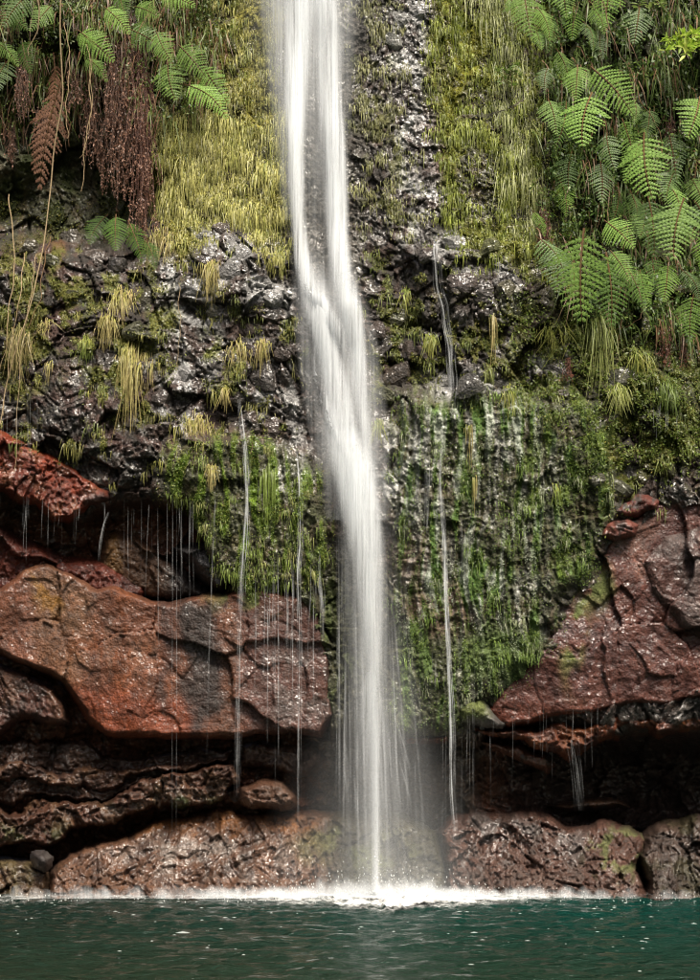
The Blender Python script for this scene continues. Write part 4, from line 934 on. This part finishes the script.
# ------------------------------------------------------------------ withered hanging clumps, vines, grass tufts, shrub
def tube(pts, r0, r1, sides=5):
    pts = np.array(pts, float); n = len(pts); V = []; F = []
    for i, p in enumerate(pts):
        r = r0 + (r1 - r0) * i / (n - 1)
        for k in range(sides):
            a = 2 * math.pi * k / sides; V.append(p + np.array([math.cos(a) * r, math.sin(a) * r, 0]))
    for i in range(n - 1):
        for k in range(sides): F.append((i * sides + k, i * sides + (k + 1) % sides, (i + 1) * sides + (k + 1) % sides, (i + 1) * sides + k))
    return np.array(V), np.array(F)
def smooth_path(pts, n, wob=.0, seed=0):
    pts = np.array(pts, float); t = np.linspace(0, 1, len(pts)); s = np.linspace(0, 1, n)
    out_ = np.stack([np.interp(s, t, pts[:, k]) for k in range(pts.shape[1])], 1)
    k = np.ones(5) / 5
    for c in range(out_.shape[1]): out_[:, c] = np.convolve(np.pad(out_[:, c], 2, 'edge'), k, 'valid')
    out_[:, 0] += perlin(s * 7 + seed, s * 0 + seed * 1.7, 7) * wob
    return out_
def clump_thing(cx, y0, y1, wd, label, c1, c2, n=70, out=.3, cat='dead fronds', group='withered hanging fronds'):
    Yb = float(surfm(cx, y0)) - out * .3; b0 = [float(q) for q in world(cx, y0, Yb)]
    e = empty('withered_clump', b0, label, cat, group)
    cd = Cards(); st_ = Cards()
    for k in range(n):
        xa = cx + rng.normal(0, wd * .22); xb = cx + rng.normal(0, wd * .36); ye = y0 + (y1 - y0) * rng.uniform(.45, 1.0); ys0 = y0 + (y1 - y0) * rng.uniform(0, .3)
        yy = Yb - out * rng.uniform(.3, 1)
        pp = smooth_path([(xa, ys0), (xa * .6 + xb * .4, (ys0 + ye) / 2), (xb, ye)], 12, 2.5, k)
        x, y, z = world(pp[:, 0], pp[:, 1], np.linspace(Yb, yy, 12))
        V, F = tube(np.stack([x, y, z], 1), .004, .0015, 3); st_.add(V, F, np.tile(np.array(c2) * rng.uniform(.6, 1.2), (len(V), 1)))
        m = int((ye - ys0) / 1.6); s = rng.uniform(.1, 1, m); ii = s * 11
        P0 = np.stack([np.interp(ii, np.arange(12), q_) for q_ in (x, y, z)], 1)
        u = rng.normal(size=(m, 3)) * .6; u[:, 2] -= 1.1; u /= np.linalg.norm(u, axis=1)[:, None]; sd = rng.normal(size=(m, 3)); sd = np.cross(sd, u); sd /= np.linalg.norm(sd, axis=1)[:, None]
        L_ = rng.uniform(.012, .04, (m, 1))
        Vl = np.stack([P0, P0 + u * L_ * .5 - sd * L_ * .2, P0 + u * L_, P0 + u * L_ * .5 + sd * L_ * .2], 1).reshape(-1, 3)
        cd.add(Vl, np.arange(m * 4).reshape(m, 4), np.repeat(vary(c1, m, .4, c2, .3), 4, 0))
    tag(st_.build('stems', M_leaf, e, b0), kind='stuff'); tag(cd.build('leaflets', M_leaf, e, b0), kind='stuff')
DB = (.30, .165, .11); DB2 = (.11, .06, .04); RD = (.22, .09, .055)
clump_thing(128, 0, 180, 22, 'dead brown strands between the two longest dead clumps', DB, DB2, 60, .36)
clump_thing(92, 70, 178, 18, 'brown withered fronds hanging left of the longest dead clump', DB, DB2, 34, .34)
clump_thing(115, -10, 212, 26, 'longest dead brown clump hanging from the top edge, left of its twin', DB, DB2, 95, .42)
clump_thing(143, 10, 256, 24, 'dead brown clump ending lowest, next to the yellow moss', DB, (.15, .07, .05), 95, .40)
clump_thing(44, 96, 160, 16, 'brown strands wound round the withered frond', DB, DB2, 26, .3)
clump_thing(12, 110, 176, 14, 'short dead clump at the left edge', DB, DB2, 22, .3)
clump_thing(76, 60, 120, 18, 'small dead clump between the vine and the bright fern', DB, DB2, 22, .3)
clump_thing(24, 40, 130, 18, 'dead strands near the left edge under the corner fern', DB, DB2, 34, .3)
clump_thing(98, 130, 172, 14, 'short dead clump in the dark hollow', DB, DB2, 22, .3)
clump_thing(666, 296, 372, 13, 'rusty red dead fronds under the lowest right fern', RD, (.13, .06, .04), 40, .2)
clump_thing(684, 328, 372, 8, 'small rusty dead frond at the right edge', RD, (.13, .06, .04), 14, .2)
clump_thing(568, 355, 385, 8, 'little reddish dead tuft in the right rock belt', RD, (.13, .06, .04), 14, .12)
clump_thing(545, 205, 262, 14, 'reddish dead fronds beside the small dark fern', RD, (.15, .08, .05), 30, .16)
clump_thing(607, 168, 214, 16, 'rusty fronds hidden under the central fern', RD, (.13, .06, .04), 26, .16)
clump_thing(670, 110, 190, 12, 'brown stems hanging left of the right edge fern', DB, (.13, .06, .04), 26, .2)

def vine(pts, label, r=.008, out=.35, mat=None, wob=3.0, group='vines hanging at the left'):
    Ys = [float(surfm(*p)) for p in pts]; Ym = [min(y_, Ys[0]) - out for y_ in Ys]
    pp = smooth_path([(a, b, c) for (a, b), c in zip(pts, Ym)], max(24, len(pts) * 8), wob, len(label))
    x, y, z = world(pp[:, 0], pp[:, 1], pp[:, 2]); P_ = np.stack([x, y, z], 1)
    V, F = tube(P_, r, r * .5, 5)
    return tag(mk('vine', V, F, mat or M_vine, None, base=tuple(P_[0])), label, 'vine', group)
vine([(61, -20), (62, 60), (60, 110), (52, 170), (46, 235), (34, 290), (20, 340), (4, 392), (-4, 440)], 'longest pale vine hanging from the top down to the left edge', .009)
vine([(42, -20), (40, 10), (30, 50), (28, 56)], 'short pale vine in the far top left corner', .008, .45)
vine([(64, 20), (70, 60), (66, 110), (68, 140)], 'thin vine beside the longest vine', .005)
vine([(92, 50), (90, 110), (84, 150), (82, 194)], 'vine passing left of the hanging dead clumps', .006)
vine([(88, 40), (92, 120), (80, 160)], 'thin curved vine under the arching fern', .004)
vine([(50, 235), (44, 262), (40, 300), (26, 330)], 'thin red brown vine over the mossy rock at left', .005, .2, M_stem)
vine([(8, 190), (14, 260), (8, 330), (-2, 380)], 'pale vine at the very left edge', .006, .2)
vine([(24, 250), (20, 300), (10, 350), (2, 420)], 'second pale stalk slanting to the left edge', .005, .15)
vine([(37, 250), (28, 310), (20, 360), (14, 480)], 'pale thread crossing the red slab', .004, .2)
vine([(612, 330), (630, 326), (640, 318), (645, 305)], 'thin reddish runner under the lowest large fern', .005, .15, M_stem, 2, 'runners at the right')
vine([(628, 60), (640, 100), (660, 130), (664, 160)], 'brown runner behind the long broad frond', .006, .25, M_stem, 2, 'runners at the right')
vine([(600, -10), (612, 40), (630, 70), (636, 110)], 'brown runner hanging from the top right', .006, .25, M_stem, 2, 'runners at the right')
vine([(178, 280), (180, 330), (178, 370)], 'short pale thread over the pale rock', .003, .05)

def tuft(cx, cy, wd, ln, n, label, c1, c2, out=.25, sway=.18, bw=(.004, .009), group='grass tufts hanging on the rock'):
    a = cx + rng.normal(0, wd * .35, n); b = cy + rng.normal(0, wd * .22, n) + np.abs(a - cx) * .35
    Yb = float(surf(cx, cy)); b0 = [float(q) for q in world(cx, cy, Yb)]
    lt = rng.uniform(.35, 1.05, n) * np.exp(-((a - cx) / (wd * .55 + 1)) ** 2 * .8) * ln / 100
    cd = Cards(); strands(cd, a, b, lt, rng.uniform(*bw, n), vary(c1, n, .3, c2, .35), out, sway, seg=5, off=.04, tipc=np.array(c2) * 1.1)
    o = cd.build('grass_tuft', M_leaf, None, b0); tag(o, label, 'grass', group)
YG = (.30, .30, .07); ST_ = (.38, .31, .13); GG = (.16, .22, .04)
tuft(122, 292, 20, 48, 110, 'straw green tuft hanging over the dark wedge of rock', YG, ST_)
tuft(108, 318, 16, 34, 80, 'tuft just left of and below the dark wedge', YG, ST_)
tuft(134, 350, 26, 84, 210, 'largest yellow grass tuft, hanging long above the red slab', YG, ST_, .16, .10)
tuft(86, 338, 10, 28, 40, 'small tuft left of the largest grass tuft', YG, GG)
tuft(48, 322, 14, 16, 36, 'little spiky tuft on the left rock', YG, ST_, .5, .5)
tuft(50, 362, 5, 24, 18, 'thin tuft on the left rock below the spiky one', YG, ST_)
tuft(198, 420, 24, 32, 130, 'tuft draped over the pale rock left of the fall', YG, ST_)
tuft(212, 466, 8, 30, 40, 'narrow straw tuft under the draped tuft', YG, ST_)
tuft(226, 388, 8, 26, 34, 'little bright tuft beside the strongest left trickle', YG, ST_)
tuft(210, 262, 14, 46, 90, 'tuft between the grey blocks below the yellow moss', YG, ST_)
tuft(240, 345, 22, 26, 80, 'wide short tuft on the ledge left of the fall', YG, ST_)
tuft(262, 340, 12, 34, 50, 'tuft next to the left side of the white water', YG, ST_)
tuft(160, 232, 26, 42, 120, 'yellow tuft at the lower left end of the yellow moss', YG, ST_)
tuft(493, 316, 6, 62, 22, 'long straw wisp hanging from the right blocks', (.32, .30, .12), ST_, .1, .05)
tuft(600, 318, 26, 100, 110, 'long green grass hanging under the lowest large fern', (.20, .26, .06), (.26, .28, .09), .18, .10)
tuft(618, 386, 16, 34, 70, 'bright tuft below the long green grass', (.24, .30, .05), (.30, .32, .10), .3, .3)
tuft(508, 388, 10, 40, 50, 'thin tuft on the top of the green moss curtain', GG, YG)
tuft(556, 330, 30, 26, 110, 'spreading tuft on the rock left of the long green grass', GG, YG, .4, .4)
tuft(470, 424, 5, 46, 12, 'thin straw wisp on the green moss curtain', (.24, .26, .06), ST_, .06, .04)
tuft(474, 478, 5, 40, 16, 'lower straw wisp on the green moss curtain', (.24, .26, .06), ST_, .06, .04)
tuft(556, 486, 8, 22, 36, 'small light tuft on the right moss', YG, GG)
tuft(378, 420, 8, 34, 34, 'tuft at the right side of the white water', GG, YG)
tuft(430, 335, 12, 32, 60, 'tuft between dark blocks right of the fall', GG, YG)
tuft(405, 290, 10, 28, 44, 'small tuft in the rock near the fall', GG, YG)
tuft(668, 385, 20, 34, 80, 'dark green tuft below the rusty dead fronds', GG, (.10, .15, .03))
tuft(20, 330, 20, 60, 80, 'olive tuft at the left edge among pale stalks', (.16, .16, .05), ST_, .2, .15)
tuft(268, 470, 14, 60, 60, 'bright green strands beside the strongest left trickle', (.17, .22, .04), GG, .08, .05)
tuft(640, 350, 18, 34, 70, 'green tuft left of the rusty dead fronds', GG, YG, .3, .3)

def leafy(cx, cy, pts, label, lsize, n, c1, c2, out=.3, name='shrub', cat='shrub'):
    Yb = float(surfm(cx, cy)); b0 = [float(q) for q in world(cx, cy, Yb)]
    e = empty(name, b0, label, cat); st_ = Cards(); cd = Cards()
    for k, (bx, by) in enumerate(pts):
        pp = smooth_path([(cx, cy), ((cx + bx) / 2 + gs(-4, 4), (cy + by) / 2 - 4), (bx, by)], 10, 1, k)
        x, y, z = world(pp[:, 0], pp[:, 1], np.linspace(Yb, Yb - out * gs(.7, 1.1), 10)); Pq = np.stack([x, y, z], 1)
        V, F = tube(Pq, .006, .003, 4); st_.add(V, F, np.tile((.14, .08, .04), (len(V), 1)))
        m = n; s = rng.uniform(1.5, 9, m); P0 = np.stack([np.interp(s, np.arange(10), q_) for q_ in (x, y, z)], 1)
        u = rng.normal(size=(m, 3)); u[:, 2] *= .5; u[:, 1] = -np.abs(u[:, 1]) * .6; u /= np.linalg.norm(u, axis=1)[:, None]
        nn = np.tile((0, -.7, 1.), (m, 1)) + rng.normal(0, .3, (m, 3)); sd = np.cross(nn, u); sd /= np.linalg.norm(sd, axis=1)[:, None]
        L_ = rng.uniform(.6, 1.1, (m, 1)) * lsize; up_ = np.cross(u, sd) * L_ * .08
        Vl = np.stack([P0, P0 + u * L_ * .35 - sd * L_ * .17 + up_, P0 + u * L_ * .75 - sd * L_ * .12 + up_, P0 + u * L_, P0 + u * L_ * .75 + sd * L_ * .12 + up_, P0 + u * L_ * .35 + sd * L_ * .17 + up_], 1).reshape(-1, 3)
        f0 = np.arange(m)[:, None, None] * 6 + np.array([(0, 1, 2, 3), (0, 3, 4, 5)])[None]
        cd.add(Vl, f0.reshape(-1, 4), np.repeat(vary(c1, m, .25, c2, .3), 6, 0))
    tag(st_.build('stems', M_leaf, e, b0), kind='stuff'); tag(cd.build('leaves', M_leaf, e, b0), kind='stuff')
leafy(712, 44, [(655, 42), (662, 52), (672, 36), (680, 48), (690, 34), (700, 52), (664, 46), (684, 56)], 'bright yellow green leafy shrub near the top right corner', .10, 34, (.30, .44, .05), (.42, .50, .09), .75)
leafy(690, 160, [(692, 176), (700, 164), (684, 150), (706, 182)], 'small leafy shoots at the right edge below the pale fern', .06, 12, (.13, .20, .04), (.2, .26, .06), .3)
leafy(646, -6, [(650, 12), (660, 6), (638, 10), (668, 14)], 'rosette of narrow leaves at the top right', .10, 12, (.15, .22, .05), (.22, .28, .08), .35)
leafy(118, 208, [(112, 250), (108, 266), (118, 240)], 'small bright trailing plant in the dark hollow at left', .032, 22, (.22, .34, .05), (.28, .38, .08), .3, 'trailing_plant', 'plant')
leafy(508, 70, [(500, 84), (512, 90), (522, 78), (496, 74), (518, 66)], 'leafy green clump left of the narrow fronds', .07, 20, (.10, .17, .03), (.16, .22, .05), .25)
leafy(570, 190, [(556, 196), (560, 206), (580, 200), (570, 212)], 'small fresh leaves below the central fern', .06, 16, (.16, .24, .05), (.22, .28, .06), .2)
leafy(250, 440, [(238, 446), (262, 448), (250, 456), (270, 440)], 'small round leaved plant above the left moss curtain', .035, 20, (.15, .22, .03), (.2, .28, .05), .08, 'trailing_plant', 'plant')
